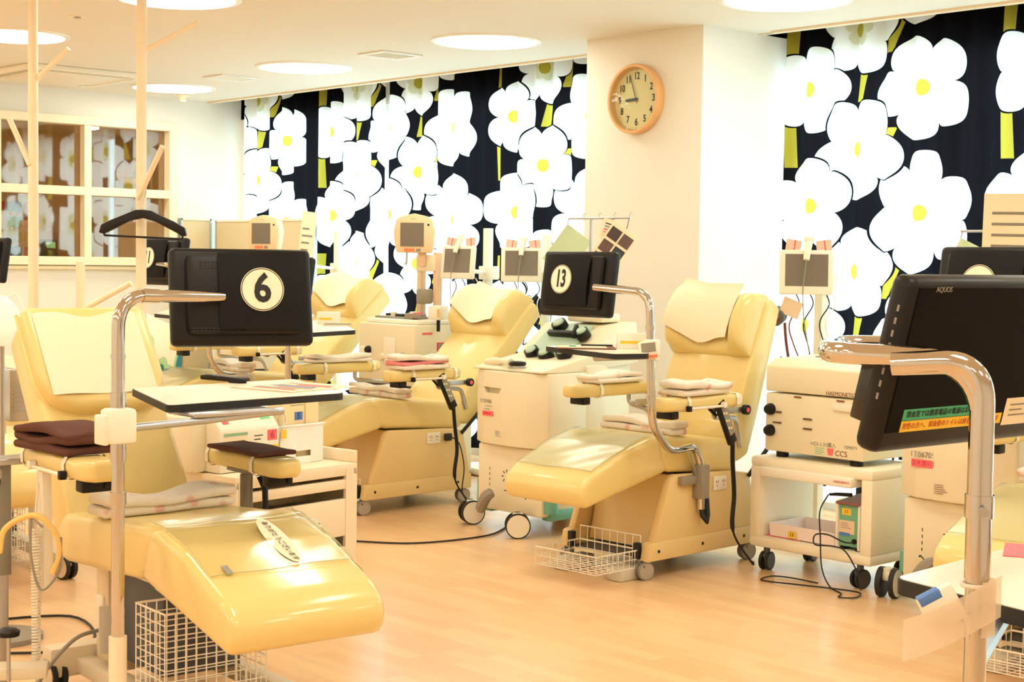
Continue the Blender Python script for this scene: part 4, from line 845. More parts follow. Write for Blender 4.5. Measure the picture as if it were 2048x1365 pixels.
M().box((.08, -.0, .222), (.19, .13, .012), .003, 1, (0, -.1, 0)).obj('lid', mat('dull_red', (150, 92, 84), .4), pm)
label_plate((-.001, .012, .175), *FR, .05, .03, YELL, pm); text('11', (-.002, .012, .175), *FR, .024, INK, pm); label_plate((-.001, .01, .105), *FR, .085, .06, mat('tan_label', (236, 206, 170), .6), pm); lines((-.002, .01, .112), *FR, .06, .03, 3, GREYINK, pm); label_plate((-.002, .02, .072), *FR, .055, .016, BLUEL, pm); M().cyl((0, -.035, .045), (-.008, -.035, .045), .012, n=12).obj('socket', DARK, pm)
for y in (-.04, .04): M().box((.08, y, .006), (.14, .02, .012)).obj('foot', DARK, pm)
sc = thing('barcode_wand', 'black wand probe resting on the small green device', 'device', (5.80, 4.18, .40)); M().tube([(0, .06, .0), (0, .02, .006), (.0, -.06, .012)], [.006, .008, .009], 8).obj('grip', DARK, sc)
cb = thing('cable', 'thin black cable hanging from the cart and looping on the floor', 'cable', (5.72, 4.05, 0))
cl = cb.location
def wp(*P): return [Vector(p) - cl for p in P]
M().tube(bez(wp((5.79, 4.24, .40), (5.73, 4.24, .33), (5.71, 4.22, .22), (5.70, 4.20, .08), (5.68, 4.14, .008), (5.60, 4.02, .007), (5.53, 3.98, .007), (5.58, 3.93, .007), (5.68, 3.98, .007), (5.66, 4.10, .007), (5.60, 4.26, .007), (5.55, 4.42, .007), (5.66, 4.45, .007), (5.70, 4.36, .007), (5.70, 4.22, .007)), 90), .0035, 6).obj('loop', RUBBER, cb)
M().tube(bez(wp((5.78, 4.09, .2), (5.72, 4.10, .21), (5.70, 4.17, .235), (5.70, 4.24, .225), (5.70, 4.24, .18), (5.71, 4.15, .185), (5.71, 4.08, .17), (5.72, 4.02, .08), (5.72, 4.0, .008)), 60), .0035, 6).obj('lead', RUBBER, cb)
cb2 = thing('power_adapter', 'black power brick hanging behind the cart opening', 'adapter', (6.215, 4.36, .26)); M().box((0, 0, .06), (.04, .04, .12), .006).box((0, 0, .15), (.042, .042, .05), .004).tube(bez([(.005, -.18, .31), (0, -.15, .22), (0, -.07, .20), (0, 0, .24), (.005, .04, .31), (0, .02, .24), (0, 0, .17)]), .006, 6).obj('brick', RUBBER, cb2)
# ---- monitors on poles
def lcd(label, pos, head, tilt=6, w=.255, h=.215, scanner=True, pole_at=None, pole_top=None, tags=True, z0=0.0, plab=''):
    t = thing('display_monitor', label, 'monitor', pos, 0, 'small beige displays on poles'); t.rotation_euler = (math.radians(-tilt), 0, math.radians(head))
    M().box((0, .012, 0), (w, .035, h), .01, 2).box((0, .04, 0), (w * .8, .03, h * .8), .01).obj('casing', CREAMW, t); M().box((0, -.0062, .010), (w * .80, .002, h * .72)).obj('screen', SCREEN, t, False)
    if scanner:
        s = M().tube(bez([(-.005, -.03, .06), (0, -.02, .10), (.01, .0, .15)]), [.016 + .004 * (i / 24) for i in range(25)], 10).box((.012, .005, .165), (.05, .03, .03), .008).obj('scanner', CREAMW, t); M().tube(bez([(-.005, -.03, .06), (-.02, -.035, -.1), (-.01, -.03, -.25), (.02, 0, -.4)]), .003, 6).obj('scanner_cord', GREYP, s)
    if tags:
        for sx in (-1, 1): M().box((.075 * sx + .01, .01, .135), (.075, .003, .055), 0, 1, (0, -.15 * sx, 0)).obj('card_tag', mat('pinkish_card', (244, 196, 176), .6), t, False); M().box((.075 * sx + .015, .0078, .135), (.004, .002, .055), 0, 1, (0, -.15 * sx, 0)).obj('tag_band', RED, t, False)
    for i, (mm, x) in enumerate(((REDCU, -.05), (RUBBER, .02), (RUBBER, .10), (CREAMW, .13))):
        M().tube(bez([(x, .03, -h * .45), (x + .02, .05, -h * .45 - .06), (x - .025, .06, -h * .45 - .16), (x + .01 * i, .08, -h * .45 - .26 - .04 * i), (.02, .10, -h * .45 - .42)]), .0035, 5).obj('cable', mm, t)
    if pole_at is not None:
        p = thing('display_pole', plab, 'pole', (pole_at[0], pole_at[1], z0))
        M().box((0, 0, (pole_top - z0) / 2), (.05, .05, pole_top - z0), .004).obj('post', CREAMW, p); M().box((0, -.01, 1.36 - z0), (.09, .11, .09), .006).obj('clamp', CREAMW, p)
        d = Vector(pos) - Vector((pole_at[0], pole_at[1], 0)); M().tube([(0, 0, 1.36 - z0), (d.x * .9, d.y * .9, 1.36 - z0 + .02)], .014, 8).obj('arm', CREAMW, p)
        if z0 < .1: M().box((0, 0, .03), (.34, .34, .05), .02).obj('floor_base', CREAMW, p)
    return t
lcd('angled beige display with barcode scanner beside the tower machine', at(915, 525, 10.1), -75, pole_at=(6.90, 7.89), pole_top=1.66, plab='square cream pole between the two displays in front of the curtain')
lcd('beige display with barcode scanner and cards above the reclining headrest', at(1043, 530, 10.05), -42, 4, w=.265, h=.223, pole_at=(7.10, 7.527), pole_top=1.62, plab='square cream pole beside the column holding a display over the headrest')
lcd('beige display with barcode scanner standing over the cart machine', at(1613, 545, 7.74), -47, 4, w=.265, h=.223, pole_at=(6.50, 4.835), pole_top=1.50, plab='square cream pole behind the cart machine holding its display')
# ---- tower machines
def tower(label, loc, th, full=True):
    t = thing('tower_separator', label, 'medical machine', loc, math.radians(th), 'beige tower separators')
    b = M().box((.25, 0, .30), (.50, .60, .52), .012).obj('cabinet', BEIGE, t)
    M().box((.25, 0, .60), (.52, .62, .03), .006).obj('rubber_shelf', DGREY, t); M().box((.25, 0, .82), (.50, .60, .40), .012).obj('body', BEIGE, t)
    M().box((.27, 0, 1.035), (.44, .56, .03), .01).obj('top_cover', CREAMW, t)
    for x in (.05, .45):
        for s in (-1, 1): caster(t, x, s * .26, .05, .035, wm=GREYP)
    for y, z in ((.18, .84), (.02, .80)): M().lathe([(.026, 0), (.026, .012), (.018, .026), (.001, .027)], 16, Matrix.Translation((0, y, z)) @ rotm).obj('knob', DARK if y > .1 else BEIGE, t)
    M().box((-.004, -.05, .84), (.01, .12, .18), .003).obj('front_module', CREAMW, t); M().box((-.008, .24, .83), (.02, .05, .06), .008).obj('front_latch', CREAMW, t)
    M().box((-.008, -.19, .80), (.012, .03, .08), .004).obj('clamp', SILVER, t)
    sd = M().box((.27, -.3025, .84), (.16, .004, .13)).obj('side_vent_frame', RED, t, False); M().box((.27, -.305, .84), (.145, .004, .115)).obj('side_vent', GREYP, sd, False); M().box((.27, -.307, .84), (.15, .002, .006)).obj('vent_bar', mat('pale_rib', (226, 206, 180), .5), sd, False)
    lines((.12, -.3015, .965), (1, 0, 0), (0, 0, 1), .11, .02, 1, PINKL, t, th=.7)
    tp = M().box((.25, .05, 1.057), (.30, .40, .014), .004).obj('top_plate', mat('olive_grey', (150, 142, 118), .4), t)
    for x, y in ((.16, .12), (.22, .0), (.34, .14)): M().cyl((x, y, 1.06), (x, y, 1.09), .022, n=14).obj('pump_head', BEIGE, tp)
    M().box((.20, .16, 1.07), (.04, .16, .02), .004).box((.14, .02, 1.07), (.03, .09, .02), .004).obj('tube_guide', DARK, tp)
    M().box((.12, -.16, 1.075), (.05, .17, .03), .004).obj('card_holder', mat('brown_grey', (150, 134, 116), .5), tp); M().box((.12, -.19, 1.092), (.045, .05, .01)).obj('holder_label', PINKL, tp, False)
    for s in (-1, 1): M().box((.30, s * .085 - .08, 1.265), (.045, .045, .45), .005).obj('mast', mat('pinkish_beige', (236, 200, 164), .5), t)
    M().box((.28, -.08, 1.42), (.05, .18, .11), .006).obj('mast_box', BEIGE, t)
    M().box((.26, -.08, 1.20), (.06, .12, .10), .015).obj('camera_unit', mat('olive_grey', (150, 142, 118), .4), t)
    return t
def monitor_head(label, pos, head, sc=1.0):
    t = thing('separator_monitor', label, 'monitor', pos, math.radians(head), 'rounded separator monitors'); w, h = .135 * sc, .135 * sc
    pts = [(-.115, -.125), (.115, -.125), (.13, -.06), (.138, .02), (.12, .09), (.09, .115), (.0, .135), (-.09, .115), (-.12, .09), (-.138, .02), (-.13, -.06)]
    M().prism([(a * sc, b * sc) for a, b in pts], 0, .09, 'xz', .012, 2).obj('casing', mat('peach_beige', (244, 214, 172), .45), t)
    M().box((-.012, -.002, -.005), (.155, .004, .155)).obj('screen', SCREEN, t, False); M().cyl((.095, 0, .06), (.095, -.003, .06), .007, n=10).obj('knob', DARK, t)
    label_plate((-.03, -.0015, -.107), (1, 0, 0), (0, 0, 1), .07, .02, ORANGEL, t); label_plate((.03, -.0015, -.107), (1, 0, 0), (0, 0, 1), .03, .02, GREYP, t); lines((0, -.0015, .098), (1, 0, 0), (0, 0, 1), .04, .008, 1, GREYINK, t)
    M().box((0.05, .06, -.16), (.05, .04, .10), .004).obj('neck', mat('pinkish_beige', (236, 200, 164), .5), t); M().tube([(-.05, .02, -.12), (-.05, .02, -.19), (-.055, .01, -.20)], .008, 6).obj('hook', SILVER, t)
    return t
tower('beige tower blood separator with red framed side vent beside reclining chair', (6.20, 8.10, 0), 0)
monitor_head('rounded beige monitor on the mast of the nearer tower separator', at(828, 468, 10.2), -46)
t2 = tower('beige tower blood separator standing deep beside the partition', (6.20, 9.95, 0), 0)
monitor_head('rounded beige monitor in front of the low partition', at(525, 466, 11.6), -62)
tb_ = thing('tissue_box', 'small cream box on an arm beside the tower separator mast', 'box', at(877, 626, 9.9)); M().box((0, 0, 0), (.12, .09, .09), .006, rot=(0, 0, .4)).obj('carton', CREAMW, tb_)
o = M().box((-.03, -.05, 0), (.07, .004, .05), 0, 1, (0, 0, .4)).obj('opening', MUSTARD, tb_, False); M().cyl((0, 0, -.045), (0, 0, -.12), .012, n=8).obj('stem', DARK, tb_)
M().tube([(0, 0, -.02), Vector((6.48, 7.937, tb_.location.z - .02)) - tb_.location], .01, 6).obj('arm', SILVER, tb_)
for px, py, k, lab_ in ((657, 634, 9.2, 'cream carton with yellow print standing on the far tray table'), (1172, 686, 7.75, 'cream carton with yellow print standing on the tray table by the column')):
    z_ = 1.0615 if px < 700 else None
    c = thing('printed_carton', lab_, 'box', on_z(px, 648, 1.0615) if z_ else on_z(1262, 698, 1.0615)); M().box((0, 0, .035), (.13, .06, .07), .003, rot=(0, 0, -.75)).obj('carton', CREAMW, c)
    nrm_ = Vector((-math.sin(.75), -math.cos(.75), 0)); q = nrm_ * .0308; rr_ = Vector((math.cos(.75), -math.sin(.75), 0)); lines(q + Vector((0, 0, .03)), rr_, (0, 0, 1), .10, .016, 1, YELL, c, th=.8)
# ---------------------------------------------------------------- towels
def slab(name, label, loc, rz, L, Wd, H, m, layers=2, bulge=.3, seed=0, cat='towel', group='folded towels', tilt=0.0, lay_mats=None):
    t = thing(name, label, cat, loc, rz, group); rr = random.Random(seed); hh = H / layers
    for k in range(layers):
        ph = rr.uniform(0, 6); sx = 1 - .06 * rr.random(); sy = 1 - .06 * rr.random(); dx = rr.uniform(-.01, .01); z0 = hh * k
        b = M(); q = bmesh.new(); bmesh.ops.create_cube(q, size=1.0); q.transform(Matrix.Diagonal((Wd * sy, L * sx, hh * 1.04, 1)))
        bmesh.ops.bevel(q, geom=q.edges[:], offset=hh * .46, segments=3, profile=.5, affect='EDGES')
        lg_ = [e for e in q.edges if e.calc_length() > .06]; bmesh.ops.subdivide_edges(q, edges=lg_, cuts=9, use_grid_fill=True)
        for v in q.verts:
            x, y, zz = v.co; w_ = .16 * hh * math.sin(22 * y + ph) + .12 * hh * math.sin(31 * x + 17 * y + ph * 2); top = (zz / hh + .5)
            v.co.z = zz + hh / 2 + w_ * max(0, min(1, top)) * (1 if k else .6) + (.006 * math.sin(14 * y + ph) if k else 0); v.co.x += .004 * math.sin(26 * y + ph) + dx; v.co.y += .005 * math.sin(24 * x + ph); v.co.z += z0
        bmesh.ops.recalc_face_normals(q, faces=q.faces[:]); b._merge(q)
        b.obj('fold', (lay_mats[k] if lay_mats else m), t, ang=70)
    return t
def on_chair(c, s, l, z): return local(c, s, l, z)
rz = lambda c, extra=0: c.rotation_euler.z + extra
H90 = math.pi / 2
slab('folded_towel', 'thick folded dark brown towel on the armrest beside the chrome pole', on_chair(C6, .42, .365, .853), rz(C6, -H90 + .12), .34, .19, .075, BROWN, 3, seed=3)
slab('folded_towel', 'thin flat dark brown towel on the lower armrest by the drawers', on_chair(C6, .62, -.385, .779), rz(C6, -H90 + .05), .34, .16, .016, BROWN, 1, seed=4)
slab('folded_towel', 'pale printed towel folded across the seat of the glossy chair', on_chair(C6, .47, .02, .630), rz(C6, .10), .50, .14, .06, TOWEL, 2, seed=5)
slab('folded_towel', 'pale printed towel rolled across the seat of chair numbered 13', on_chair(C13, .26, .0, .645), rz(C13, -.06), .50, .12, .06, TOWEL, 2, seed=6)
slab('folded_towel', 'bulky pale printed towel on the armrest with hanging remote by the cart', on_chair(C13, .20, -.36, .849), rz(C13, -H90 + .05), .36, .17, .06, TOWEL, 2, seed=7)
slab('folded_towel', 'pale printed towel on the armrest beside the blood separator', on_chair(C13, .42, .36, .849), rz(C13, -H90), .36, .15, .045, TOWEL, 2, seed=8)
slab('folded_towel', 'pink and white folded towels stacked on an armrest', on_chair(C12, .30, -.36, .824), rz(C12, -H90), .36, .17, .075, PINK, 3, seed=9, lay_mats=[TOWEL, PINK, TOWEL])
slab('folded_towel', 'flat pale towel on the armrest in front of the tower separator', on_chair(C12, .30, .36, .824), rz(C12, -H90 - .1), .42, .15, .04, TOWEL, 2, seed=10)
slab('folded_towel', 'pale printed towel rolled across the seat below the pink towel', on_chair(C12, .32, .0, .643), rz(C12, -.08), .50, .12, .06, TOWEL, 2, seed=11)
slab('folded_towel', 'pale printed towel rolled on the seat of the deep donor chair', on_chair(C11, .34, .0, .69), rz(C11, -.2), .50, .12, .06, TOWEL, 2, seed=12)
slab('folded_towel', 'pale towel rolled on the seat behind the near chrome pole', on_chair(C14, .26, .02, .645), rz(C14), .50, .12, .06, TOWEL, 2, seed=13)
slab('folded_towel', 'pale striped towel on the armrest behind the large screen', on_chair(C14, .24, .36, .849), rz(C14, -H90), .34, .15, .06, TOWEL, 3, seed=14)
# blood pressure cuff at the headrest next to the cart
cf = thing('pressure_cuff', 'rolled grey arm cuff with beige flap beside the headrest', 'cuff', at(1562, 622, 7.78))
M().tube([Vector(rt) * -.03 + Vector((0, 0, -.035)), Vector(fh) * .06 + Vector((0, 0, -.02))], .045, 14).obj('roll', FABGREY, cf); M().cyl(Vector(rt) * -.032 + Vector((0, 0, -.035)) - Vector(fh) * .012, Vector(rt) * -.032 + Vector((0, 0, -.035)) - Vector(fh) * .004, .028, n=14).obj('lining', REDCU, cf)
q = M().box((0, 0, 0), (.10, .085, .004)); q.bm.transform(basis(Vector(rt) * .05 + Vector((0, 0, .015)), Vector(rt) * .9 + Vector((0, 0, -.35)), Vector((0, 0, 1)) + Vector(rt) * .35)); q.obj('flap', mat('beige_flap', (236, 206, 172), .8), cf, False)
M().tube(bez([Vector(rt) * .02 + Vector((0, 0, -.06)), Vector(rt) * .03 + Vector((0, 0, -.16)), Vector(rt) * .06 + Vector((0, 0, -.34)), Vector(rt) * .08 + Vector(fh) * .05 + Vector((0, 0, -.46))]), .007, 8).obj('hose', REDCU, cf)
M().tube([Vector(fh) * .05 + Vector(rt) * .01 + Vector((0, 0, -.02)), on_chair(C13, .95, -.24, 1.17) - cf.location], .006, 6).obj('hook', SILVER, cf)
# ---------------------------------------------------------------- cabinet by the glossy chair and what stands on it
cbp = on_z(715, 925, .6); th = math.radians(9)
cab = thing('drawer_cabinet', 'white three drawer cabinet beside the glossy yellow chair', 'cabinet', (cbp.x, cbp.y, 0), th)
cw, cdp = .66, .46                        # local x to the right edge = 0, back = +y
body = M(); body.box((-.012, cdp / 2, .29), (.024, cdp, .58), .003).box((-cw + .012, cdp / 2, .29), (.024, cdp, .58), .003).box((-cw / 2, cdp - .01, .29), (cw, .02, .58)).box((-cw / 2, cdp / 2, .575), (cw, cdp, .05), .004).box((-cw / 2, cdp / 2, .02), (cw, cdp, .04)).box((-cw / 2, .25, .45), (cw - .05, .02, .06))
body.obj('carcass', PWOOD, cab)
bz = M(); bz.box((-cw - .0 + cw / 2, cdp - .012, .625), (cw, .02, .05), .003).box((-.01, cdp / 2, .625), (.02, cdp, .05), .003); bz.obj('rim', PWOOD, cab)
for z0, z1 in ((.495, .535), (.30, .455), (.03, .255)):
    d = M().box((-cw / 2 + .005, .012, (z0 + z1) / 2), (cw - .13, .022, z1 - z0), .003).box((-cw / 2 + .005, cdp / 2, z0 + .02), (cw - .15, cdp - .08, .012)).obj('drawer', PWOOD, cab)
M().box((-.045, .006, .30), (.045, .016, .56)).obj('frame_stile', PWOOD, cab); M().box((-cw + .04, .006, .30), (.05, .016, .56)).obj('frame_stile', PWOOD, cab)
LC = lambda x, y, z: local(cab, x, y, z)
mx_ = thing('blood_mixer', 'white blood mixing machine with coloured buttons labelled 6', 'medical machine', LC(-.475, .25, .601), th)
M().prism([(-.14, .0), (-.14, .17), (-.06, .26), (.16, .28), (.16, .0)], -.17, .14, 'yz', .012, 2).obj('body', CREAMW, mx_)
M().box((-.195, .06, .11), (.09, .24, .22), .02).obj('side_housing', BEIGE, mx_)
sa = math.atan2(.09, .08); un = (0, math.cos(sa), math.sin(sa)); rn = (1, 0, 0); pc_ = Vector((-.015, -.10, .215)); nv = Vector(rn).cross(Vector(un)); pc_ = pc_ + nv * .0008
def onp(x, v): return pc_ + Vector((x, 0, 0)) + Vector(un) * v + nv * .001
label_plate(onp(-.0, -.0), rn, un, .05, .028, INK, mx_, 'display'); label_plate(onp(-.11, -.02), rn, un, .03, .025, PINKL, mx_, 'button'); label_plate(onp(.10, -.015), rn, un, .05, .015, mat('mint_button', (120, 220, 150), .5), mx_, 'button'); lines(onp(.08, .03), rn, un, .08, .03, 3, GREYINK, mx_); lines(onp(-.02, .03), rn, un, .06, .008, 1, INK, mx_)
M().box((.11, -.02, .275), (.07, .07, .022), .006).obj('green_button', mat('turquoise', (70, 200, 180), .4), mx_); M().box((-.13, -.02, .27), (.05, .04, .02), .006).obj('orange_button', ORANGEL, mx_); M().box((-.03, -.01, .268), (.09, .05, .025), .004).obj('grey_bar', GREYP, mx_)
fy = -.1408
label_plate((.10, fy, .135), (1, 0, 0), (0, 0, 1), .05, .042, PINKL, mx_); text('6', (.10, fy - .001, .135), (1, 0, 0), (0, 0, 1), .04, mat('magenta_ink', (190, 40, 70), .6), mx_)
label_plate((-.09, fy, .10), (1, 0, 0), (0, 0, 1), .12, .11, PAPER, mx_); label_plate((-.09, fy - .0006, .15), (1, 0, 0), (0, 0, 1), .12, .012, mat('sage', (150, 190, 160), .6), mx_); lines((-.09, fy - .001, .09), (1, 0, 0), (0, 0, 1), .10, .08, 6, BROWNINK, mx_); lines((.03, fy, .13), (1, 0, 0), (0, 0, 1), .05, .03, 2, INK, mx_); label_plate((.06, fy, .085), (1, 0, 0), (0, 0, 1), .15, .02, YELL, mx_); lines((.06, fy - .0, .055), (1, 0, 0), (0, 0, 1), .12, .03, 3, GREYINK, mx_)
cn = thing('plastic_bin', 'white plastic bin with oval handhole on the drawer cabinet', 'bin', LC(-.19, .25, .601), th)
q = M(); q.box((-.0775, -.11, .08), (.095, .008, .16), .003).box((.09, -.11, .08), (.07, .008, .16), .003).box((.0125, -.11, .014), (.09, .008, .028)).box((.0125, -.11, .106), (.09, .008, .108)).box((0, .11, .08), (.25, .008, .16), .003).box((-.125, 0, .08), (.008, .22, .16), .003).box((.125, 0, .08), (.008, .22, .16), .003).box((0, 0, .004), (.25, .22, .008)).box((0, -.112, .157), (.265, .014, .008), .002); q.obj('bin', WHITE, cn)
bx5 = thing('carton', 'cream carton labelled 5 standing inside the white bin', 'box', LC(-.17, .235, .6095), th)
M().box((0, 0, .135), (.20, .15, .27), .004).obj('carton', mat('cream_carton', (250, 226, 176), .6), bx5); label_plate((-.015, -.0755, .185), (1, 0, 0), (0, 0, 1), .045, .034, BLUEL, bx5); text('5', (-.015, -.077, .185), (1, 0, 0), (0, 0, 1), .034, mat('navy', (36, 50, 120), .6), bx5); lines((-.02, -.0755, .23), (1, 0, 0), (0, 0, 1), .08, .012, 1, GREYINK, bx5); M().box((.05, -.0757, .235), (.012, .001, .035)).obj('slot_mark', INK, bx5, False); M().box((.055, -.079, .18), (.07, .006, .16), .002).obj('flap', mat('cream_carton', (250, 226, 176), .6), bx5)
wr = thing('wire_clip', 'thin wire loop with yellow tag clipped on the white bin', 'clip', LC(-.325, .12, .601), th)
M().tube(bez([(0, 0, 0), (.0, 0, .10), (.01, 0, .15), (.03, .0, .19), (.015, 0, .215), (-.01, 0, .195), (.005, 0, .16)]), .002, 5).obj('loop', SILVER, wr); M().box((.018, -.004, .13), (.03, .002, .035)).obj('yellow_tag', YELL, wr, False)
bg = thing('plastic_wrap', 'crumpled clear plastic wrapping hanging over the chair side by the drawers', 'plastic bag', on_chair(C6, -.15, -.243, .50), rz(C6))
rg = random.Random(5); M().grid(lambda a, b: Vector((-.14 + .42 * a, -.004 - .025 * abs(math.sin(9 * a + 5 * b)) * (1 - b) - .02 * (1 - b), .02 + .16 * a * (1 - .2 * b) - .10 * (1 - b) * (.6 + .4 * math.sin(7 * a)) + .02)), 26, 8).obj('wrap', SHEET, bg, ang=25)
# ---------------------------------------------------------------- things on the tray tables
rc = thing('remote_control', 'black remote control lying on the tray table with leaflet', 'remote control', on_z(450, 764, 1.002), math.radians(-75))
rcb = M().prism([(-.10, .004), (-.10, .020), (-.06, .024), (.10, .018), (.10, .006), (.07, .003)], -.024, .024, 'xz', .005, 2).obj('body', DARK, rc); kb = M()
for i in range(8):
    for j in range(3): kb.box((-.075 + i * .019, -.013 + j * .013, .0235 - i * .0006), (.010, .008, .004), .001, 1)
kb = kb.obj('keys', GREYP, rcb); kb['kind'] = 'stuff'
M().box((.06, .017, .0028), (.05, .006, .0056)).box((.06, -.017, .0028), (.05, .006, .0056)).obj('foot', DARK, rcb)
lf = thing('leaflet', 'red and white printed leaflet spread on the tray table', 'leaflet', on_z(590, 775, 1.002), math.radians(12))
M().box((0, 0, .0008), (.34, .28, .0016)).obj('sheet', PAPER, lf, False)
for i in range(7):
    M().box((-.10 + .033 * i, .03 * math.sin(i * 2.2), .0019), (.022, .20 - .02 * (i % 3), .0004)).obj('print_block', (PINKL, GREYINK, ORANGEL, BLUEL, GREYINK, RED, PINKL)[i], lf, False)
M().box((-.168, 0, .0019), (.004, .28, .0006)).obj('red_edge', RED, lf, False)
nb = thing('clipboard', 'clipboard with papers and pens on the tray table by the pump deck', 'clipboard', on_z(1172, 697, 1.0622), math.radians(-42)); M().box((0, 0, .003), (.26, .16, .005), .001, 1).obj('board', mat('brown_board', (130, 84, 66), .5), nb); M().box((-.02, .0, .0065), (.22, .14, .002)).obj('paper', PAPER, nb, False); M().box((-.06, .0, .009), (.03, .02, .006), .002).obj('green_clip', GREENL, nb); M().tube([(-.02, .05, .012), (.12, .03, .012)], .004, 6).obj('pen', DARK, nb)
nb2 = thing('stacked_papers', 'thin stack of folded papers on the far tray table', 'papers', on_z(676, 652, 1.0615), math.radians(-30)); M().box((0, 0, .004), (.16, .10, .008), .001, 1, (0, 0, .1)).obj('stack', BEIGE2, nb2); M().box((.0, 0, .010), (.15, .02, .003)).obj('pen', DARK, nb2)
# ---------------------------------------------------------------- bench, cushion, partitions
bn = thing('bench', 'long low yellow bench along the side wall under the glass', 'bench', (5.7, 11.58, 0)); M().box((0, 0, .37), (2.6, .56, .12), .03, 3).obj('seat_cushion', VINYL, bn); M().box((0, .02, .16), (2.5, .48, .32), .01).obj('plinth', PANEL, bn)
for x in (-.44, .42): M().box((x, -.282, .37), (.006, .004, .10)).obj('seam', PANEL, bn)
def cushion_mat():
    m = mat('leaf_print_cushion', (250, 240, 206), .85); nt = m.node_tree; b = nt.nodes['Principled BSDF']; tc = nt.nodes.new('ShaderNodeTexCoord'); v = nt.nodes.new('ShaderNodeTexVoronoi'); v.inputs['Scale'].default_value = 5.5; mp = nt.nodes.new('ShaderNodeMapping'); mp.inputs['Scale'].default_value = (1.0, 1.0, .55); mp.inputs['Rotation'].default_value = (0, .6, 0)
    nt.links.new(tc.outputs['Object'], mp.inputs[0]); nt.links.new(mp.outputs[0], v.inputs['Vector']); r = nt.nodes.new('ShaderNodeValToRGB'); r.color_ramp.interpolation = 'CONSTANT'; e = r.color_ramp.elements; e[0].position = 0; e[0].color = lin((52, 134, 150)); e[1].position = .36; e[1].color = lin((190, 222, 160)); k = e.new(.48); k.color = lin((250, 240, 206))
    nt.links.new(v.outputs['Distance'], r.inputs[0]); nt.links.new(r.outputs[0], b.inputs['Base Color']); return m
cu = thing('cushion', 'square cushion with teal and green leaf print leaning on the bench', 'cushion', at(322, 692, 12.75)); cu.rotation_euler = (math.radians(-18), math.radians(22), math.radians(5))
def cf_(a, b, s):
    x, z = 2 * a - 1, 2 * b - 1; d = (1 - abs(x) ** 2.6) * (1 - abs(z) ** 2.6); return Vector((x * .22 * (1 + .06 * z * z), s * .085 * max(d, 0) ** .5, z * .22 * (1 + .06 * x * x)))
q = M(); q.grid(lambda a, b: cf_(a, b, 1), 20, 20); q.grid(lambda a, b: cf_(a, b, -1), 20, 20); bmesh.ops.remove_doubles(q.bm, verts=q.bm.verts[:], dist=.0005); bmesh.ops.recalc_face_normals(q.bm, faces=q.bm.faces[:]); q.obj('cover', cushion_mat(), cu, ang=80)
M().tube([(-.235, 0, -.235), (0, 0, -.222), (.235, 0, -.235)], .004, 5).obj('piping', mat('teal_piping', (52, 110, 126), .7), cu)
def partition(label, a, b, zt, fw_=.30):
    t = thing('partition', label, 'partition', (a[0], a[1], 0), math.atan2(b[1] - a[1], b[0] - a[0]), 'low beige partitions'); L = math.hypot(b[0] - a[0], b[1] - a[1])
    M().box((L / 2, 0, zt / 2), (L - .04, .035, zt - .04), .003).obj('panel', PARTF, t); M().box((L / 2, 0, zt - .01), (L, .045, .02), .003).obj('top_rail', CREAMW, t)
    for x in (.01, L - .01): M().box((x, 0, zt / 2), (.022, .045, zt), .003).obj('post', SILVER, t)
    M().box((L / 2, 0, .012), (L, fw_, .024), .004).obj('foot', GREYP, t)
partition('low beige fabric partition standing against the side wall behind the bench', (6.865, 11.905), (7.17, 11.905), 1.77, .06); partition('low beige fabric partition standing in front of the blossom curtain', (7.20, 11.84), (7.20, 10.35), 1.76)
# ---------------------------------------------------------------- coat posts and hanger
def post(label, x, y, ztop, r, br):
    t = thing('coat_post', label, 'coat stand', (x, y, 0), 0, 'cream branch coat posts'); M().cyl((0, 0, 0), (0, 0, ztop), r * 1.08, r * .98, n=20).obj('trunk', PWOOD, t)
    for a, b, rr in br: M().cyl(Vector(a) - t.location, Vector(b) - t.location, rr, rr * .92, n=14).obj('branch', PWOOD, t)
    M().cyl((0, 0, 0), (0, 0, .012), r * 3.2, n=24).obj('foot', PWOOD, t); return t
a1 = at(66, 200, 7.6); a2 = at(283, 200, 7.4); a3 = at(161, 540, 8.4)
post('cream wooden coat post with three stubs next to the glazed wall', a1.x, a1.y, CEIL, .0245, [(at(72, 160, 7.6), at(137, 97, 7.55), .0135), (at(60, 330, 7.6), at(19, 238, 7.6), .0145)])
post('cream wooden coat post carrying the black hanger', a2.x, a2.y, CEIL, .0245, [(at(288, 102, 7.4), at(398, 44, 7.4), .0135), (at(276, 398, 7.38), at(325, 293, 7.2), .0135)])
post('short cream coat post standing between two taller ones', a3.x, a3.y, 1.405, .0245, [(at(166, 620, 8.4), at(262, 566, 8.3), .016)])
hg = thing('coat_hanger', 'black plastic coat hanger with trouser bar on a coat post', 'hanger', at(276, 398, 7.38).lerp(at(325, 293, 7.2), .21) - Vector((0, 0, .004))); hx = Vector((rt.x, rt.y, 0)); hg.rotation_euler = (0, 0, math.atan2(rt.y, rt.x))
top_ = [(-.207, -.160), (-.197, -.122), (-.15, -.098), (-.07, -.065), (-.035, -.05), (.0, -.048), (.04, -.052), (.07, -.068), (.15, -.104), (.20, -.132), (.208, -.17)]; bot_ = [(.187, -.172), (.165, -.158), (.06, -.104), (.0, -.088), (-.06, -.102), (-.145, -.146), (-.185, -.165)]
M().prism([(a, b - .05) for a, b in top_ + bot_], -.016, .016, 'xz', .005, 2).obj('shoulders', DARK, hg)
M().tube(fillet([(-.182, 0, -.20), (-.185, 0, -.222), (.188, 0, -.235), (.188, 0, -.215)], .008), .005, 8).obj('trouser_bar', DARK, hg); M().tube(bez([(0, 0, -.10), (.006, 0, -.04), (.016, 0, .0), (.0, 0, .019), (-.016, 0, .004)]), .0022, 6).obj('hook', CHROME, hg)
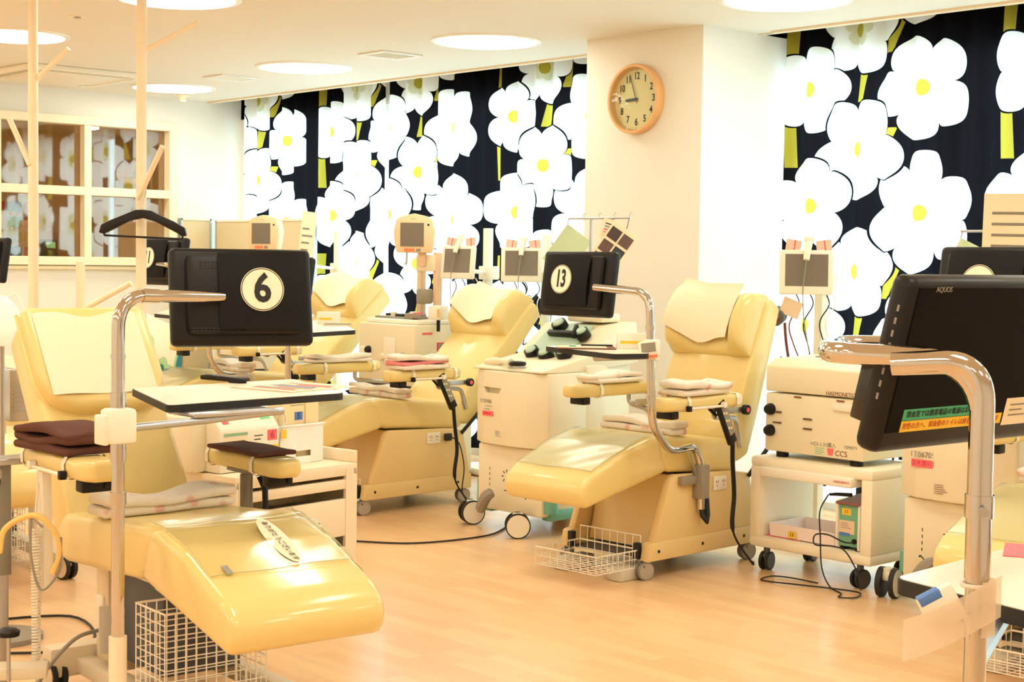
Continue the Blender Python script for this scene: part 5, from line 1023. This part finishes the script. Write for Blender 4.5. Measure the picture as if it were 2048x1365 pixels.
# ---------------------------------------------------------------- through the glass
def dispenser(label, x, y):
    t = thing('capsule_dispenser', label, 'vending machine', (x, y, 0), 0, 'capsule dispensers behind the glass'); M().box((0, .2, .98), (.46, .4, 1.96), .01).obj('cabinet', mat('silver_white', (220, 214, 214), .4), t)
    cols = [(238, 110, 130), (90, 180, 160), (250, 200, 90), (110, 150, 220), (250, 140, 90), (200, 210, 120)]
    for r_ in range(4):
        for c in range(3):
            z = 1.46 + r_ * .125; x_ = -.15 + c * .15; k = (r_ * 2 + c * 3) % 6
            w_ = M().box((x_, -.003, z), (.125, .008, .085), .003).obj('display_window', mat('prize_%d' % k, cols[k], .3, var=.4, vscale=30), t); M().cyl((x_ - .03, -.006, z - .056), (x_ - .03, -.02, z - .056), .013, n=12).obj('knob', PINKL, w_); M().cyl((x_ + .03, -.006, z - .056), (x_ + .03, -.016, z - .056), .013, n=12).obj('knob', RED, w_)
dispenser('silver capsule dispenser with coloured windows behind the glass by the coat post', 5.64, 12.5)
dispenser('silver capsule dispenser with coloured windows farther along behind the glass', 5.15, 12.5)
cr = thing('cash_terminal', 'small grey coin terminal with lit display behind the glass', 'terminal', (6.00, 12.62, 1.46)); M().box((0, 0, .05), (.12, .10, .12), .006).box((0, .05, -.73), (.16, .16, 1.46), .01).obj('case', GREYP, cr); M().box((0, -.051, .06), (.08, .003, .05)).obj('display', mat('green_display', (140, 210, 160), .4, emit=((.4, .8, .5), .6)), cr, False)
tw = thing('twig_ornament', 'pale bundle of dry twigs in a shallow box hung beyond the glass', 'ornament', (6.52, 12.25, 2.05)); rt_ = random.Random(3); b = M()
for i in range(22):
    a = rt_.uniform(-.3, 2.6) + .8; L = rt_.uniform(.10, .24); p0 = Vector((rt_.uniform(-.04, .04), rt_.uniform(-.02, .02), .05)); d = Vector((-math.cos(a * .8) * L, rt_.uniform(-.05, .05), math.sin(a * .6) * L * .8)); b.tube(bez([p0, p0 + d * .5 + Vector((0, 0, .03)), p0 + d], 8), [.004] * 5 + [.0025] * 4, 4)
b.obj('twigs', WICKER, tw)['kind'] = 'stuff'; M().box((.03, 0, .03), (.13, .09, .05), .004).obj('box', PWOOD, tw); M().cyl((.03, .04, .56), (.03, .04, .05), .002, n=5).obj('hanging_wire', SILVER, tw)
bd = thing('notice_board', 'tan notice board with red paper shapes on the wall beyond the glass', 'board', (6.75, 13.938, 1.25)); M().box((0, 0, .1), (.70, .02, .60), .003).obj('board', mat('tan_board', (226, 190, 140), .8), bd); M().ball((-.15, -.012, .12), .05, (.9, .15, 1.2)).ball((.08, -.012, .05), .04, (1.2, .15, .8)).obj('paper_shape', RED, bd)
# ---------------------------------------------------------------- small things at the edge by the glossy chair
st = thing('side_table', 'narrow white table beside the brown towel holding a metal box', 'table', (2.15, 5.95, 0)); M().box((0, 0, .775), (.80, .45, .05), .004).obj('top', TABLETOP, st)
for x in (-.36, .36):
    for y in (-.18, .18): M().box((x, y, .375), (.04, .04, .75), .004).obj('leg', WHITE, st)
mb = thing('metal_box', 'grey vented power box with papers standing on the white side table', 'device', at(24, 842, 6.05) + Vector((0, 0, 0))); mb.location.z = .799
M().box((0, 0, .10), (.09, .16, .20), .006).obj('case', SILVER, mb); b = M()
for i in range(6): b.box((-.0, -.083, .04 + i * .016), (.06, .006, .006))
b.obj('vent_fins', SILVER, mb, False)
M().box((-.01, -.02, .225), (.07, .10, .004), 0, 1, (.5, .2, 0)).obj('paper', PAPER, mb, False)
hs = thing('coiled_cord', 'white coiled cord hanging beside the glossy chair arm', 'cord', at(72, 1130, 4.75)); zc = hs.location.z; hs.location.z = 0; n = 46; P = [(.013 * math.cos(i * 1.05), .013 * math.sin(i * 1.05), .17 + .44 * i / (n * 6)) for i in range(n * 6)]
M().tube(P, .0032, 5).tube(bez([(.013, 0, .17), (.0, .02, .1), (.03, .03, .03), (.1, .05, .006)]), .004, 5).tube(bez([P[-1], (0, 0, .66), (.02, .03, .74)]), .003, 5).obj('coil', CREAMW, hs)
yh = thing('yellow_hose', 'curved pale yellow hose hooked below the glossy chair arm', 'hose', at(62, 1035, 4.66)); r_ = Vector((rt.x, rt.y, 0))
M().tube(bez([r_ * -.095 + Vector((0, 0, -.11)), r_ * -.08 + Vector((0, 0, -.04)), r_ * -.02 + Vector((0, 0, .0)), r_ * .03 + Vector((0, 0, .0)), r_ * .075 + Vector((0, 0, -.05)), r_ * .085 + Vector((0, 0, -.11)), r_ * .065 + Vector((0, 0, -.17))], 40), .009, 8).obj('hose', MUSTARD, yh)
M().tube(bez([r_ * .0 + Vector((0, 0, .01)), r_ * .0 + Vector((0, 0, -.12)), r_ * .03 + Vector((0, 0, -.22)), r_ * .085 + Vector((0, 0, -.16)), r_ * .09 + Vector((0, 0, -.06))], 40), .004, 6).obj('cable', GREYP, yh)
M().tube([Vector((0, 0, 0)), (on_chair(C6, .5, .40, .60) - yh.location)], .004, 6).obj('hook', SILVER, yh)
lk = thing('levelling_foot', 'black knob on threaded rod at the corner of the chair base', 'knob', at(17, 1275, 4.62)); z_ = lk.location.z; lk.location.z = 0
M().cyl((0, 0, 0), (0, 0, z_), .006, n=10).obj('rod', SILVER, lk); M().lathe([(.01, z_), (.032, z_ + .004), (.034, z_ + .018), (.022, z_ + .026), (.001, z_ + .026)], 18).obj('knob', DARK, lk); M().box((.05, .03, .19), (.16, .10, .035), .006, rot=(0, 0, -.5)).obj('bracket', MT['pale_metal'], lk)
M().lathe([(.035, 0), (.035, .006), (.006, .012), (.001, .012)], 16).obj('pad', RUBBER, lk)
lp = thing('lamp_cone', 'white plastic cone with trailing cords behind the glossy chair back', 'lamp', at(2, 620, 5.75)); zz_ = lp.location.z; M().lathe([(.10, -.13), (.095, -.08), (.06, .01), (.02, .05), (.001, .055)], 20).obj('cone', WHITE, lp); M().tube(bez([(.03, 0, .05), (.06, 0, .06), (.08, -.02, .0), (.08, -.02, -.10), (.0, 0, -.14)]), .0025, 5).obj('cord', WHITE, lp); M().cyl((0, 0, -.10), (0, 0, -zz_), .012, n=10).obj('stand', SILVER, lp); M().cyl((0, 0, -zz_), (0, 0, -zz_ + .02), .15, n=20).obj('base', GREYP, lp)
pl_ = thing('power_plug', 'black square plug in the side outlet of the towel chair', 'plug', on_chair(C12, .60, -.292, .405)); M().box((0, 0, 0), (.042, .03, .042), .005).tube(bez([(.02, -.008, 0), (.05, -.045, -.04), (.08, -.055, -.18), (.06, -.065, -.32), (.10, -.10, -.397), (.16, -.12, -.4)]), .004, 6).obj('plug', RUBBER, pl_)
for k, (P, lb) in enumerate(([((4.6, 6.5, .006), (4.7, 6.3, .006), (4.9, 6.1, .006), (5.3, 6.05, .006), (5.6, 6.2, .006)), 'black cable lying on the floor under the blood separator'], [((1.9, 4.9, .007), (2.2, 5.3, .007), (2.3, 5.8, .007), (2.8, 5.7, .007), (2.6, 5.2, .007), (2.1, 5.5, .007)), 'tangle of black cables lying behind the glossy chair base'])):
    c = thing('floor_cable', lb, 'cable', P[0]); M().tube(bez([Vector(p) - Vector(P[0]) for p in P], 40), .005, 6).obj('cable', RUBBER, c)
